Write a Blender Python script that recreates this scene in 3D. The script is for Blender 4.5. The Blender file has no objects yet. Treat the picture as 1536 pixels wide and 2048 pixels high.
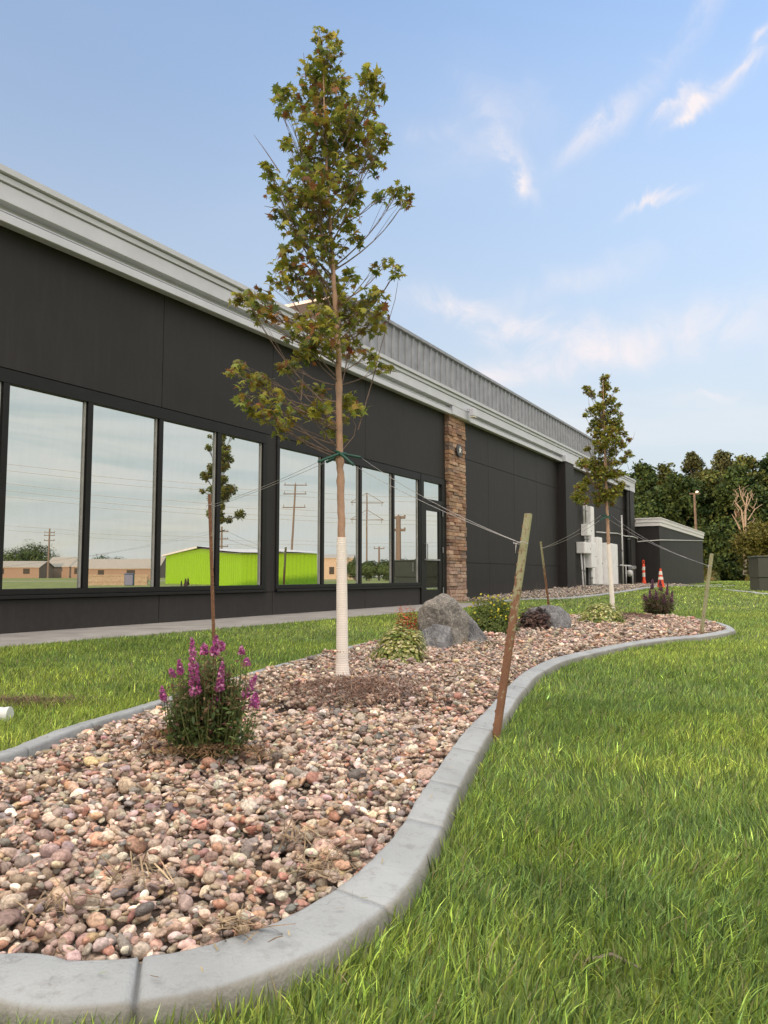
import bpy, math, random
import numpy as np
from mathutils import Vector, Matrix
R = math.radians
rnd = random.Random(7)
rng = np.random.default_rng(11)
C = bpy.context.scene.collection

# ------------------------------------------------------------------ camera
FPX = 1560.0; HOR = 1152.0; CAMH = 0.65
PITCH = math.atan((HOR-1024)/FPX)
cd = bpy.data.cameras.new('camera'); cam = bpy.data.objects.new('camera', cd); C.objects.link(cam)
cam.location = (0, 0, CAMH); cam.rotation_euler = (math.pi/2+PITCH, 0, 0)
cd.sensor_fit = 'HORIZONTAL'; cd.sensor_width = 36; cd.lens = FPX/1536*36
cd.clip_start = 0.05; cd.clip_end = 3000
sc = bpy.context.scene; sc.camera = cam
sc.render.resolution_x = 768; sc.render.resolution_y = 1024
sc.view_settings.view_transform = 'Standard'; sc.view_settings.look = 'None'
sc.view_settings.gamma = 1; sc.view_settings.exposure = 1.7
cp_, sp_ = math.cos(PITCH), math.sin(PITCH)
def ray(u, v):
    up = 1024-v
    return np.array([u-768, FPX*cp_-up*sp_, FPX*sp_+up*cp_])
# facade frame: origin below the camera's foot on the wall plane, e along it, n out of it
L_ = math.hypot(887, FPX/cp_); EX, EY = 887/L_, FPX/cp_/L_
E2 = np.array([EX, EY]); N2 = np.array([EY, -EX]); DW = 7.13
ANG = math.atan2(EY, EX)
def SQ(s, q, z=0.0): 
    p = E2*s + N2*(q-DW); return Vector((p[0], p[1], z))
def toSQ(x, y): return x*EX+y*EY, x*EY-y*EX+DW
def sstep(x): x = np.clip(x, 0, 1); return x*x*(3-2*x)
def gz(x, y):
    s, q = toSQ(np.asarray(x, float), np.asarray(y, float))
    a = .045*(1-sstep((q-1.3)/2.0)) * (1-sstep((-q-25)/5))
    return a + .19*sstep((s-13)/13.0)*(1-sstep((q-14)/10))
def G(u, v, dz=0.0):
    """the ground point the photograph shows at a pixel"""
    r = ray(u, v); z = 0
    for _ in range(60):
        t = (z+dz-CAMH)/r[2]; x, y = r[0]*t, r[1]*t
        z = z*.5+.5*float(gz(x, y))
    return Vector((x, y, z))
def AT(u, v, Y):
    r = ray(u, v)*(Y/ray(u, v)[1]); return Vector((r[0], r[1], r[2]+CAMH))

# ------------------------------------------------------------------ world and sun
SUN_EL, SUN_AZ = R(4), math.atan2(-.80, -.60)        # azimuth from +Y, clockwise: low, behind the camera's left, screened by the building
w = bpy.data.worlds.new('World'); sc.world = w; w.use_nodes = True
wt = w.node_tree; wt.nodes.clear()
def N(t, kind, **kw):
    n = t.nodes.new(kind)
    for k, v in kw.items():
        if k.startswith('i_'): n.inputs[k[2:].replace('_', ' ')].default_value = v
        else: setattr(n, k, v)
    return n
def lk(t, a, b): t.links.new(a, b)
def M_(t, op, a=None, b=None, c=None, clamp=False):
    n = t.nodes.new('ShaderNodeMath'); n.operation = op; n.use_clamp = clamp
    for i, x in enumerate((a, b, c)):
        if x is None: continue
        if isinstance(x, (int, float)): n.inputs[i].default_value = x
        else: t.links.new(x, n.inputs[i])
    return n.outputs[0]
def build_world():
    t = wt
    out = N(t, 'ShaderNodeOutputWorld'); bg = N(t, 'ShaderNodeBackground'); lk(t, bg.outputs[0], out.inputs[0])
    bg.inputs['Strength'].default_value = SKY
    sky = N(t, 'ShaderNodeTexSky', sky_type='NISHITA', sun_disc=False)
    sky.sun_elevation = SUN_EL; sky.sun_rotation = SUN_AZ; sky.altitude = 300; sky.air_density = 1.0; sky.dust_density = 1.2; sky.ozone_density = 2.0
    tc = N(t, 'ShaderNodeTexCoord')
    sep = N(t, 'ShaderNodeSeparateXYZ'); lk(t, tc.outputs['Generated'], sep.inputs[0])
    zc = M_(t, 'MAXIMUM', sep.outputs[2], 0.0)
    den = M_(t, 'ADD', zc, 0.16)
    px = M_(t, 'DIVIDE', sep.outputs[0], den); py = M_(t, 'DIVIDE', sep.outputs[1], den)
    cmb = N(t, 'ShaderNodeCombineXYZ'); lk(t, px, cmb.inputs[0]); lk(t, py, cmb.inputs[1])
    # high thin veil
    mp = N(t, 'ShaderNodeMapping'); lk(t, cmb.outputs[0], mp.inputs[0]); mp.inputs['Rotation'].default_value = (0, 0, R(-55)); mp.inputs['Scale'].default_value = (.32, .8, 1)
    n1 = N(t, 'ShaderNodeTexNoise'); lk(t, mp.outputs[0], n1.inputs['Vector']); n1.inputs['Scale'].default_value = 1.3; n1.inputs['Detail'].default_value = 9; n1.inputs['Roughness'].default_value = .5; n1.inputs['Distortion'].default_value = .7
    v1 = N(t, 'ShaderNodeMapRange'); v1.interpolation_type = 'SMOOTHSTEP'; lk(t, n1.outputs[0], v1.inputs[0]); v1.inputs[1].default_value = .40; v1.inputs[2].default_value = .78
    # more veil low down, none overhead
    lowf = N(t, 'ShaderNodeMapRange'); lowf.interpolation_type = 'SMOOTHSTEP'; lk(t, sep.outputs[2], lowf.inputs[0]); lowf.inputs[1].default_value = .50; lowf.inputs[2].default_value = .10
    veil = M_(t, 'MULTIPLY', v1.outputs[0], M_(t, 'MULTIPLY_ADD', lowf.outputs[0], .9, .15))
    haze = N(t, 'ShaderNodeMapRange'); haze.interpolation_type = 'SMOOTHSTEP'; lk(t, sep.outputs[2], haze.inputs[0]); haze.inputs[1].default_value = .74; haze.inputs[2].default_value = .0; haze.inputs[4].default_value = .8
    # the overcast half of the sky, east of the camera
    se = M_(t, 'ADD', M_(t, 'MULTIPLY', sep.outputs[0], .93), M_(t, 'MULTIPLY', sep.outputs[1], .05))
    ef = N(t, 'ShaderNodeMapRange'); ef.interpolation_type = 'SMOOTHSTEP'; lk(t, se, ef.inputs[0]); ef.inputs[1].default_value = .40; ef.inputs[2].default_value = .72
    n3 = N(t, 'ShaderNodeTexNoise'); lk(t, cmb.outputs[0], n3.inputs['Vector']); n3.inputs['Scale'].default_value = .9; n3.inputs['Detail'].default_value = 7; n3.inputs['Roughness'].default_value = .55; n3.inputs['Distortion'].default_value = .5
    e1 = N(t, 'ShaderNodeMapRange'); e1.interpolation_type = 'SMOOTHSTEP'; lk(t, n3.outputs[0], e1.inputs[0]); e1.inputs[1].default_value = .32; e1.inputs[2].default_value = .66; e1.inputs[3].default_value = .62; e1.inputs[4].default_value = 1.0
    east = M_(t, 'MULTIPLY', ef.outputs[0], e1.outputs[0])
    # single clouds: direction of centre, axis angle, half length and half width (degrees), strength
    n2 = N(t, 'ShaderNodeTexNoise'); lk(t, tc.outputs['Generated'], n2.inputs['Vector']); n2.inputs['Scale'].default_value = 16; n2.inputs['Detail'].default_value = 10; n2.inputs['Roughness'].default_value = .62; n2.inputs['Distortion'].default_value = .6
    wd = N(t, 'ShaderNodeVectorMath', operation='MULTIPLY_ADD'); lk(t, n2.outputs['Color'], wd.inputs[0]); wd.inputs[1].default_value = (.06,)*3; 
    offs = N(t, 'ShaderNodeVectorMath', operation='SUBTRACT'); lk(t, tc.outputs['Generated'], offs.inputs[0]); offs.inputs[1].default_value = (.03,)*3
    lk(t, offs.outputs[0], wd.inputs[2])
    total = None
    for (u, v, ang, hl, hw, st) in CLOUDS:
        d = Vector(ray(u, v)).normalized()
        right = d.cross(Vector((0, 0, 1))).normalized(); up = right.cross(d).normalized()
        a = right*math.cos(R(ang))+up*math.sin(R(ang)); b = -right*math.sin(R(ang))+up*math.cos(R(ang))
        sub = N(t, 'ShaderNodeVectorMath', operation='SUBTRACT'); lk(t, wd.outputs[0], sub.inputs[0]); sub.inputs[1].default_value = d
        o = []
        for vec, hw_ in ((a, hl), (b, hw)):
            dt = N(t, 'ShaderNodeVectorMath', operation='DOT_PRODUCT'); lk(t, sub.outputs[0], dt.inputs[0]); dt.inputs[1].default_value = vec/math.tan(R(hw_))
            o.append(M_(t, 'POWER', M_(t, 'ABSOLUTE', dt.outputs['Value']), 2.0))
        g = M_(t, 'EXPONENT', M_(t, 'MULTIPLY', M_(t, 'ADD', o[0], o[1]), -1.0))
        fr = N(t, 'ShaderNodeVectorMath', operation='DOT_PRODUCT'); lk(t, tc.outputs['Generated'], fr.inputs[0]); fr.inputs[1].default_value = d
        g = M_(t, 'MULTIPLY', g, M_(t, 'GREATER_THAN', fr.outputs['Value'], .5))
        g = M_(t, 'MULTIPLY', g, st)
        total = g if total is None else M_(t, 'ADD', total, g)
    br = N(t, 'ShaderNodeMapRange'); br.interpolation_type = 'SMOOTHSTEP'; lk(t, n2.outputs[0], br.inputs[0]); br.inputs[1].default_value = .28; br.inputs[2].default_value = .72
    single = M_(t, 'MULTIPLY', total, M_(t, 'MULTIPLY_ADD', br.outputs[0], .85, .15), clamp=True)
    def mix(fac, a, b):
        m = N(t, 'ShaderNodeMix', data_type='RGBA'); lk(t, fac, m.inputs[0])
        for s, x in ((6, a), (7, b)):
            if isinstance(x, tuple): m.inputs[s].default_value = x
            else: lk(t, x, m.inputs[s])
        return m.outputs[2]
    grade = N(t, 'ShaderNodeMix', data_type='RGBA', blend_type='MULTIPLY'); grade.inputs[0].default_value = 1
    # thicker air low down takes the glare off the horizon
    thick = N(t, 'ShaderNodeVectorMath', operation='SCALE'); lk(t, sky.outputs[0], thick.inputs[0]); lk(t, M_(t, 'MULTIPLY_ADD', zc, .90, .32), thick.inputs['Scale'])
    lk(t, thick.outputs[0], grade.inputs[6]); grade.inputs[7].default_value = SKYTINT
    c = mix(haze.outputs[0], grade.outputs[2], HAZECOL)
    wz = N(t, 'ShaderNodeMapRange'); wz.interpolation_type = 'SMOOTHSTEP'; lk(t, sep.outputs[2], wz.inputs[0]); wz.inputs[1].default_value = .13; wz.inputs[2].default_value = .0
    ne = N(t, 'ShaderNodeMapping'); lk(t, cmb.outputs[0], ne.inputs[0]); ne.inputs['Scale'].default_value = (1.6, .5, 1); ne2 = N(t, 'ShaderNodeTexNoise'); lk(t, ne.outputs[0], ne2.inputs['Vector']); ne2.inputs['Scale'].default_value = 1.5; ne2.inputs['Detail'].default_value = 8; ne2.inputs['Distortion'].default_value = .8
    ne3 = N(t, 'ShaderNodeMapRange'); ne3.interpolation_type = 'SMOOTHSTEP'; lk(t, ne2.outputs[0], ne3.inputs[0]); ne3.inputs[1].default_value = .38; ne3.inputs[2].default_value = .62
    ecol = mix(ne3.outputs[0], (1.35, 1.50, 1.52, 1), (1.92, 1.86, 1.80, 1))
    ecol = mix(M_(t, 'MULTIPLY', wz.outputs[0], .75), ecol, (1.85, 1.68, 1.38, 1))
    c = mix(east, c, ecol)
    # unseen glow added to light the ground, overhead and behind, above what windows mirror
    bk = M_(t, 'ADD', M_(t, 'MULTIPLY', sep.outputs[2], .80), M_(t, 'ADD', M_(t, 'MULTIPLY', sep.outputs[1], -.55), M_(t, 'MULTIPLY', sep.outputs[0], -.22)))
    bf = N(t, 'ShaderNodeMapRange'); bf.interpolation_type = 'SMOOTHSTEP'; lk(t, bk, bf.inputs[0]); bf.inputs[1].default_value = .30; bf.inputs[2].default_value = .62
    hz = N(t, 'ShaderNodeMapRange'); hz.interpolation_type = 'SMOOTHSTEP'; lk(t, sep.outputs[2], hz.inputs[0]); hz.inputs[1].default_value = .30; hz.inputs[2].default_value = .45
    c = mix(M_(t, 'MULTIPLY', M_(t, 'MULTIPLY', bf.outputs[0], hz.outputs[0]), e1.outputs[0]), c, FILLCOL)
    c = mix(veil, c, VEILCOL)
    c = mix(single, c, CLOUDCOL)
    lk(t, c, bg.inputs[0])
SKY = 0.15
SKYTINT = (2.05, 1.68, 1.70, 1)
HAZECOL = (1.44, 1.57, 1.74, 1); EASTCOL = (1.66, 1.74, 1.66, 1); VEILCOL = (1.74, 1.78, 1.84, 1); CLOUDCOL = (1.98, 1.84, 1.88, 1); FILLCOL = (6.6, 5.9, 5.2, 1)
CLOUDS = [(1026,320,-62,2.3,.45,1.2),(1044,372,-72,1.3,.6,.7),(1225,235,35,3.6,.75,.8),(1412,188,22,1.7,.6,1.5),(1345,198,30,1.2,.45,1.2),(1365,232,18,1.2,.35,.9),
    (1490,135,12,1.3,.3,.8),(1405,35,45,2.2,.6,.5),(1530,72,35,.8,.45,.8),(1320,405,12,1.8,.28,.95),(975,205,-50,2.2,1.3,.35),(1000,260,20,4.0,1.6,.30),
    (920,620,-14,3.8,1.0,.9),(1080,665,-8,4,1.0,.8),(1250,700,4,9,1.3,.75),(1000,760,8,6,.9,.6),(1150,560,10,6,1.0,.35),(1400,640,0,6,1.5,.4),(880,265,0,1.6,.6,.3),(1430,796,0,1.5,.22,.5)]
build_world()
sl = bpy.data.lights.new('sun', 'SUN'); sl.energy = 2.0; sl.angle = R(.5); sl.color = (1, .62, .36)
so = bpy.data.objects.new('sun', sl); C.objects.link(so)
sdir = Vector((math.sin(SUN_AZ)*math.cos(SUN_EL), math.cos(SUN_AZ)*math.cos(SUN_EL), math.sin(SUN_EL)))
so.rotation_euler = sdir.to_track_quat('Z', 'Y').to_euler()

# ------------------------------------------------------------------ helpers
def tag(o, label=None, cat=None, group=None, kind=None):
    if label: o['label'] = label
    if cat: o['category'] = cat
    if group: o['group'] = group
    if kind: o['kind'] = kind
    return o
def empty(name, loc, rz=0, label=None, cat=None, group=None):
    o = bpy.data.objects.new(name, None); C.objects.link(o); o.location = loc; o.rotation_euler = (0, 0, rz)
    o.empty_display_size = .1
    return tag(o, label, cat, group)
class MB:
    def __init__(s): s.v = []; s.f = []; s.c = []
    def add(s, vs, fs, col=None):
        b = len(s.v); s.v += [tuple(v) for v in vs]; s.f += [tuple(i+b for i in f) for f in fs]
        s.c += [col or (1, 1, 1, 1)]*len(vs)
    def box(s, x0, x1, y0, y1, z0, z1, col=None, bev=0):
        if bev <= 0 or min(x1-x0, y1-y0, z1-z0) < bev*2.2:
            v = [(x, y, z) for x in (x0, x1) for y in (y0, y1) for z in (z0, z1)]
            f = [(0, 1, 3, 2), (4, 6, 7, 5), (0, 4, 5, 1), (2, 3, 7, 6), (0, 2, 6, 4), (1, 5, 7, 3)]
            s.add(v, f, col); return
        b = bev; vs = []; 
        X = (x0, x1); Y = (y0, y1); Z = (z0, z1); idx = {}
        for i in (0, 1):
            for j in (0, 1):
                for k in (0, 1):
                    sx, sy, sz = (1-2*i)*b, (1-2*j)*b, (1-2*k)*b
                    idx[i, j, k] = len(vs)
                    vs += [(X[i], Y[j]+sy, Z[k]+sz), (X[i]+sx, Y[j], Z[k]+sz), (X[i]+sx, Y[j]+sy, Z[k])]
        I = lambda i, j, k, a: idx[i, j, k]+a
        fs = [(I(i,0,0,0), I(i,1,0,0), I(i,1,1,0), I(i,0,1,0)) for i in (0, 1)]
        fs += [(I(0,j,0,1), I(1,j,0,1), I(1,j,1,1), I(0,j,1,1)) for j in (0, 1)]
        fs += [(I(0,0,k,2), I(1,0,k,2), I(1,1,k,2), I(0,1,k,2)) for k in (0, 1)]
        for j in (0, 1):
            for k in (0, 1): fs.append((I(0,j,k,1), I(1,j,k,1), I(1,j,k,2), I(0,j,k,2)))
        for i in (0, 1):
            for k in (0, 1): fs.append((I(i,0,k,0), I(i,1,k,0), I(i,1,k,2), I(i,0,k,2)))
        for i in (0, 1):
            for j in (0, 1): fs.append((I(i,j,0,0), I(i,j,1,0), I(i,j,1,1), I(i,j,0,1)))
        for kk in idx.values(): fs.append((kk, kk+1, kk+2))
        s.add(vs, fs, col)
    def tube(s, pts, rad, seg=8, col=None, cap=True, flat=None):
        pts = [Vector(p) for p in pts]; n = len(pts)
        if not hasattr(rad, '__len__'): rad = [rad]*n
        vs = []; fs = []
        t0 = (pts[1]-pts[0]).normalized()
        u = t0.orthogonal().normalized()
        for i in range(n):
            t = (pts[min(i+1, n-1)]-pts[max(i-1, 0)]).normalized()
            u = (u-t*u.dot(t)).normalized(); w_ = t.cross(u)
            for k in range(seg):
                a = 2*math.pi*k/seg; vs.append(pts[i]+(u*math.cos(a)+w_*math.sin(a))*rad[i])
        for i in range(n-1):
            for k in range(seg):
                k2 = (k+1) % seg; fs.append((i*seg+k, i*seg+k2, (i+1)*seg+k2, (i+1)*seg+k))
        if cap: fs.append(tuple(range(seg-1, -1, -1))); fs.append(tuple((n-1)*seg+k for k in range(seg)))
        s.add(vs, fs, col)
    def lathe(s, prof, c=(0, 0, 0), seg=20, col=None, axis='Z'):
        vs = []; fs = []; n = len(prof)
        for (r, h) in prof:
            for k in range(seg):
                a = 2*math.pi*k/seg
                p = (r*math.cos(a), r*math.sin(a), h) if axis == 'Z' else ((r*math.cos(a), h, r*math.sin(a)) if axis == 'Y' else (h, r*math.cos(a), r*math.sin(a)))
                vs.append((p[0]+c[0], p[1]+c[1], p[2]+c[2]))
        for i in range(n-1):
            for k in range(seg):
                k2 = (k+1) % seg; fs.append((i*seg+k, i*seg+k2, (i+1)*seg+k2, (i+1)*seg+k))
        fs.append(tuple(range(seg))); fs.append(tuple((n-1)*seg+k for k in range(seg)))
        s.add(vs, fs, col)
    def prism(s, prof, x0, x1, col=None):
        """closed (y,z) outline swept along x"""
        n = len(prof); vs = [(x0, a, b) for a, b in prof]+[(x1, a, b) for a, b in prof]
        fs = [(i, (i+1) % n, n+(i+1) % n, n+i) for i in range(n)]+[tuple(range(n-1, -1, -1)), tuple(range(n, 2*n))]
        s.add(vs, fs, col)
    def build(s, name, mat, parent=None, smooth=False):
        m = bpy.data.meshes.new(name); m.from_pydata(s.v, [], s.f); m.materials.append(mat)
        ca = m.color_attributes.new('Col', 'FLOAT_COLOR', 'POINT'); ca.data.foreach_set('color', np.array(s.c, np.float32).ravel())
        import bmesh
        b = bmesh.new(); b.from_mesh(m); bmesh.ops.recalc_face_normals(b, faces=b.faces); b.to_mesh(m); b.free()
        if smooth: m.polygons.foreach_set('use_smooth', [True]*len(m.polygons))
        m.update()
        o = bpy.data.objects.new(name, m); C.objects.link(o)
        if parent: o.parent = parent
        return o
def npmesh(name, V, F, mat, col=None, parent=None, smooth=False):
    """V (n,3); F list of (m,k) index arrays"""
    m = bpy.data.meshes.new(name); V = np.asarray(V, np.float32)
    m.vertices.add(len(V)); m.vertices.foreach_set('co', V.ravel())
    F = [np.asarray(f, np.int32) for f in F if len(f)]
    nl = sum(f.size for f in F); nf = sum(len(f) for f in F)
    m.loops.add(nl); m.polygons.add(nf)
    m.loops.foreach_set('vertex_index', np.concatenate([f.ravel() for f in F]))
    tot = np.concatenate([np.full(len(f), f.shape[1], np.int32) for f in F])
    st = np.concatenate([[0], np.cumsum(tot)[:-1]]).astype(np.int32)
    m.polygons.foreach_set('loop_start', st); m.polygons.foreach_set('loop_total', tot)
    if smooth: m.polygons.foreach_set('use_smooth', np.ones(nf, bool))
    if col is not None:
        ca = m.color_attributes.new('Col', 'FLOAT_COLOR', 'POINT')
        cc = np.ones((len(V), 4), np.float32); cc[:, :3] = col; ca.data.foreach_set('color', cc.ravel())
    m.materials.append(mat); m.update(calc_edges=True); m.validate()
    o = bpy.data.objects.new(name, m); C.objects.link(o)
    if parent: o.parent = parent
    return o
def local(parent, pts):
    """world points into the frame of an empty that is only moved and turned about z"""
    c, s = math.cos(-parent.rotation_euler[2]), math.sin(-parent.rotation_euler[2]); L = parent.location
    return [Vector(((p[0]-L[0])*c-(p[1]-L[1])*s, (p[0]-L[0])*s+(p[1]-L[1])*c, p[2]-L[2])) for p in pts]

# ---- materials
def mat(name, col, rough=.7, metal=0, var=.12, scale=6, bump=0, bscale=40, attr=False, col2=None, spec=.5, transl=0, coords='Object', detail=6):
    m = bpy.data.materials.new(name); m.use_nodes = True; t = m.node_tree; p = t.nodes['Principled BSDF']
    p.inputs['Roughness'].default_value = rough; p.inputs['Metallic'].default_value = metal; p.inputs['Specular IOR Level'].default_value = spec
    tc = N(t, 'ShaderNodeTexCoord')
    nz = N(t, 'ShaderNodeTexNoise'); lk(t, tc.outputs[coords], nz.inputs['Vector']); nz.inputs['Scale'].default_value = scale; nz.inputs['Detail'].default_value = detail
    mr = N(t, 'ShaderNodeMapRange'); lk(t, nz.outputs[0], mr.inputs[0]); mr.inputs[1].default_value = .3; mr.inputs[2].default_value = .7
    mx = N(t, 'ShaderNodeMix', data_type='RGBA'); lk(t, mr.outputs[0], mx.inputs[0])
    c2 = col2 or tuple(c*(1+var*2) for c in col)
    c1 = col if col2 else tuple(c*(1-var) for c in col)
    mx.inputs[6].default_value = (*c1, 1); mx.inputs[7].default_value = (*c2, 1)
    outc = mx.outputs[2]
    if attr:
        at = N(t, 'ShaderNodeAttribute', attribute_name='Col')
        mm = N(t, 'ShaderNodeMix', data_type='RGBA', blend_type='MULTIPLY'); mm.inputs[0].default_value = 1
        lk(t, outc, mm.inputs[6]); lk(t, at.outputs['Color'], mm.inputs[7]); outc = mm.outputs[2]
    lk(t, outc, p.inputs['Base Color'])
    if bump:
        nb = N(t, 'ShaderNodeTexNoise'); lk(t, tc.outputs[coords], nb.inputs['Vector']); nb.inputs['Scale'].default_value = bscale; nb.inputs['Detail'].default_value = 5
        bp = N(t, 'ShaderNodeBump'); bp.inputs['Strength'].default_value = bump; bp.inputs['Distance'].default_value = .01; lk(t, nb.outputs[0], bp.inputs['Height']); lk(t, bp.outputs[0], p.inputs['Normal'])
    if transl:
        tr = N(t, 'ShaderNodeBsdfTranslucent'); lk(t, outc, tr.inputs[0]); ms = N(t, 'ShaderNodeMixShader'); ms.inputs[0].default_value = transl
        o = t.nodes['Material Output']; lk(t, p.outputs[0], ms.inputs[1]); lk(t, tr.outputs[0], ms.inputs[2]); lk(t, ms.outputs[0], o.inputs[0])
    m['nodes'] = 1
    return m
M = {}
M['panel'] = mat('charcoal_panel', (.0200, .0172, .0163), .62, var=.10, scale=1.2, bump=.05, bscale=300, spec=.35)
def m_panel(m):
    t = m.node_tree; p = t.nodes['Principled BSDF']; base = p.inputs['Base Color'].links[0].from_socket; tc = N(t, 'ShaderNodeTexCoord')
    mp = N(t, 'ShaderNodeMapping'); lk(t, tc.outputs['Object'], mp.inputs[0]); mp.inputs['Scale'].default_value = (5, 5, .45)
    n = N(t, 'ShaderNodeTexNoise'); lk(t, mp.outputs[0], n.inputs['Vector']); n.inputs['Scale'].default_value = 2.2; n.inputs['Detail'].default_value = 9; n.inputs['Roughness'].default_value = .7
    sp = N(t, 'ShaderNodeSeparateXYZ'); lk(t, tc.outputs['Object'], sp.inputs[0])
    low = N(t, 'ShaderNodeMapRange'); lk(t, sp.outputs[2], low.inputs[0]); low.inputs[1].default_value = .5; low.inputs[2].default_value = .08
    n2 = N(t, 'ShaderNodeTexNoise'); lk(t, tc.outputs['Object'], n2.inputs['Vector']); n2.inputs['Scale'].default_value = 14; n2.inputs['Detail'].default_value = 8
    st = N(t, 'ShaderNodeMapRange'); lk(t, n.outputs[0], st.inputs[0]); st.inputs[1].default_value = .48; st.inputs[2].default_value = .78; st.inputs[4].default_value = .22
    f = M_(t, 'ADD', st.outputs[0], M_(t, 'MULTIPLY', low.outputs[0], M_(t, 'MULTIPLY', n2.outputs[0], .38)), clamp=True)
    mx = N(t, 'ShaderNodeMix', data_type='RGBA'); lk(t, f, mx.inputs[0]); lk(t, base, mx.inputs[6]); mx.inputs[7].default_value = (.085, .078, .070, 1); lk(t, mx.outputs[2], p.inputs['Base Color'])
    lk(t, M_(t, 'MULTIPLY_ADD', n.outputs[0], .35, .42), p.inputs['Roughness'])
m_panel(M['panel'])
M['joint'] = mat('dark_joint', (.008, .008, .008), .8)
M['frame'] = mat('black_aluminium', (.010, .0095, .009), .5, var=.1, spec=.3)
M['strip'] = mat('grey_jamb_light', (.30, .29, .27), .5)  # light on the mullion returns, put into a grey colour
M['fascia_lit'] = mat('annex_lit_metal', (.78, .74, .73), .45, var=.03)  # paler copy of the fascia metal: stronger light on the annex put into colour
M['fascia'] = mat('off_white_metal', (.585, .585, .635), .42, var=.04, scale=3, spec=.5)
M['ribbed'] = mat('galvanised_ribbed', (.30, .30, .31), .45, metal=.55, var=.12, scale=4)
M['roof'] = mat('roof_membrane', (.3, .3, .3), .8)
M['wboard'] = mat('painted_box', (.82, .80, .79), .5, var=.05)
M['conduit'] = mat('conduit', (.55, .54, .52), .45, var=.05)
M['black'] = mat('matt_black', (.012, .012, .012), .7)
M['metal'] = mat('steel_parts', (.35, .35, .35), .4, metal=.7)
M['concrete'] = mat('walk_concrete', (.30, .28, .26), .85, var=.14, scale=3, bump=.15, bscale=90)
M['stone'] = mat('ledge_stone', (1, 1, 1), .85, var=.22, scale=22, bump=.5, bscale=60, attr=True)
M['soil'] = mat('soil', (.06, .045, .035), .95, var=.3, scale=20, bump=.5)
M['pebble'] = mat('river_rock', (1, 1, 1), .68, var=.30, scale=130, bump=.4, bscale=260, attr=True, spec=.35)
M['grass'] = mat('grass_blade', (1, 1, 1), .5, var=.05, scale=2, attr=True, transl=.45, spec=.3)
M['leaf'] = mat('leaf', (1, 1, 1), .5, var=.12, scale=25, attr=True, transl=.42, spec=.35)
M['farleaf'] = mat('woodland_leaf', (1, 1, 1), .7, var=.12, scale=1, attr=True, transl=.25, spec=.2)
M['bark'] = mat('young_bark', (.50, .30, .19), .75, var=.2, scale=22, bump=.3, bscale=80, col2=(.36, .23, .16))
M['twig'] = mat('twig_bark', (.16, .11, .085), .8, var=.2, scale=30)
M['dead'] = mat('dead_wood', (.20, .165, .13), .8, var=.2, scale=5)
M['oldbark'] = mat('old_bark', (.09, .07, .055), .9, var=.3, scale=4)
M['wrap'] = mat('white_wrap', (.84, .76, .68), .55, var=.04, scale=10)
M['hose'] = mat('green_hose', (.008, .07, .045), .35)
M['wire'] = mat('galvanised_wire', (.42, .40, .38), .4, metal=.3)
M['mulch'] = mat('mulch', (1, 1, 1), .9, var=.2, scale=30, attr=True)
M['petal'] = mat('petal', (1, 1, 1), .55, var=.1, scale=60, attr=True, transl=.25)
M['plastic'] = mat('corrugated_plastic', (.65, .66, .64), .4)
M['green_box'] = mat('transformer_green', (.06, .062, .045), .5, var=.08)
M['orange'] = mat('safety_orange', (.75, .07, .015), .45, var=.05)
M['reflective'] = mat('reflective_white', (.75, .70, .62), .4, var=.04)
M['rust_dark'] = mat('rust', (.15, .05, .025), .85)
def m_post():
    m = mat('rusty_green_post', (.17, .17, .07), .75, var=.2, scale=60, bump=.4, bscale=160)
    t = m.node_tree; p = t.nodes['Principled BSDF']
    tc = N(t, 'ShaderNodeTexCoord'); sp = N(t, 'ShaderNodeSeparateXYZ'); lk(t, tc.outputs['Object'], sp.inputs[0])
    nz = N(t, 'ShaderNodeTexNoise'); lk(t, tc.outputs['Object'], nz.inputs['Vector']); nz.inputs['Scale'].default_value = 35; nz.inputs['Detail'].default_value = 8; nz.inputs['Roughness'].default_value = .7
    at = N(t, 'ShaderNodeAttribute', attribute_name='Col')
    sub = M_(t, 'SUBTRACT', M_(t, 'MULTIPLY_ADD', nz.outputs[0], 2.6, -.8), at.outputs['Fac'])
    mr = N(t, 'ShaderNodeMapRange'); lk(t, sub, mr.inputs[0]); mr.inputs[1].default_value = -.08; mr.inputs[2].default_value = .12
    n2 = N(t, 'ShaderNodeTexNoise'); lk(t, tc.outputs['Object'], n2.inputs['Vector']); n2.inputs['Scale'].default_value = 14
    r = N(t, 'ShaderNodeMix', data_type='RGBA'); lk(t, n2.outputs[0], r.inputs[0]); r.inputs[6].default_value = (.30, .145, .07, 1); r.inputs[7].default_value = (.15, .07, .045, 1)
    mx = N(t, 'ShaderNodeMix', data_type='RGBA'); lk(t, mr.outputs[0], mx.inputs[0]); mx.inputs[6].default_value = (.34, .33, .19, 1); lk(t, r.outputs[2], mx.inputs[7])
    lk(t, mx.outputs[2], p.inputs['Base Color']); return m
M['post'] = m_post()
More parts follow.
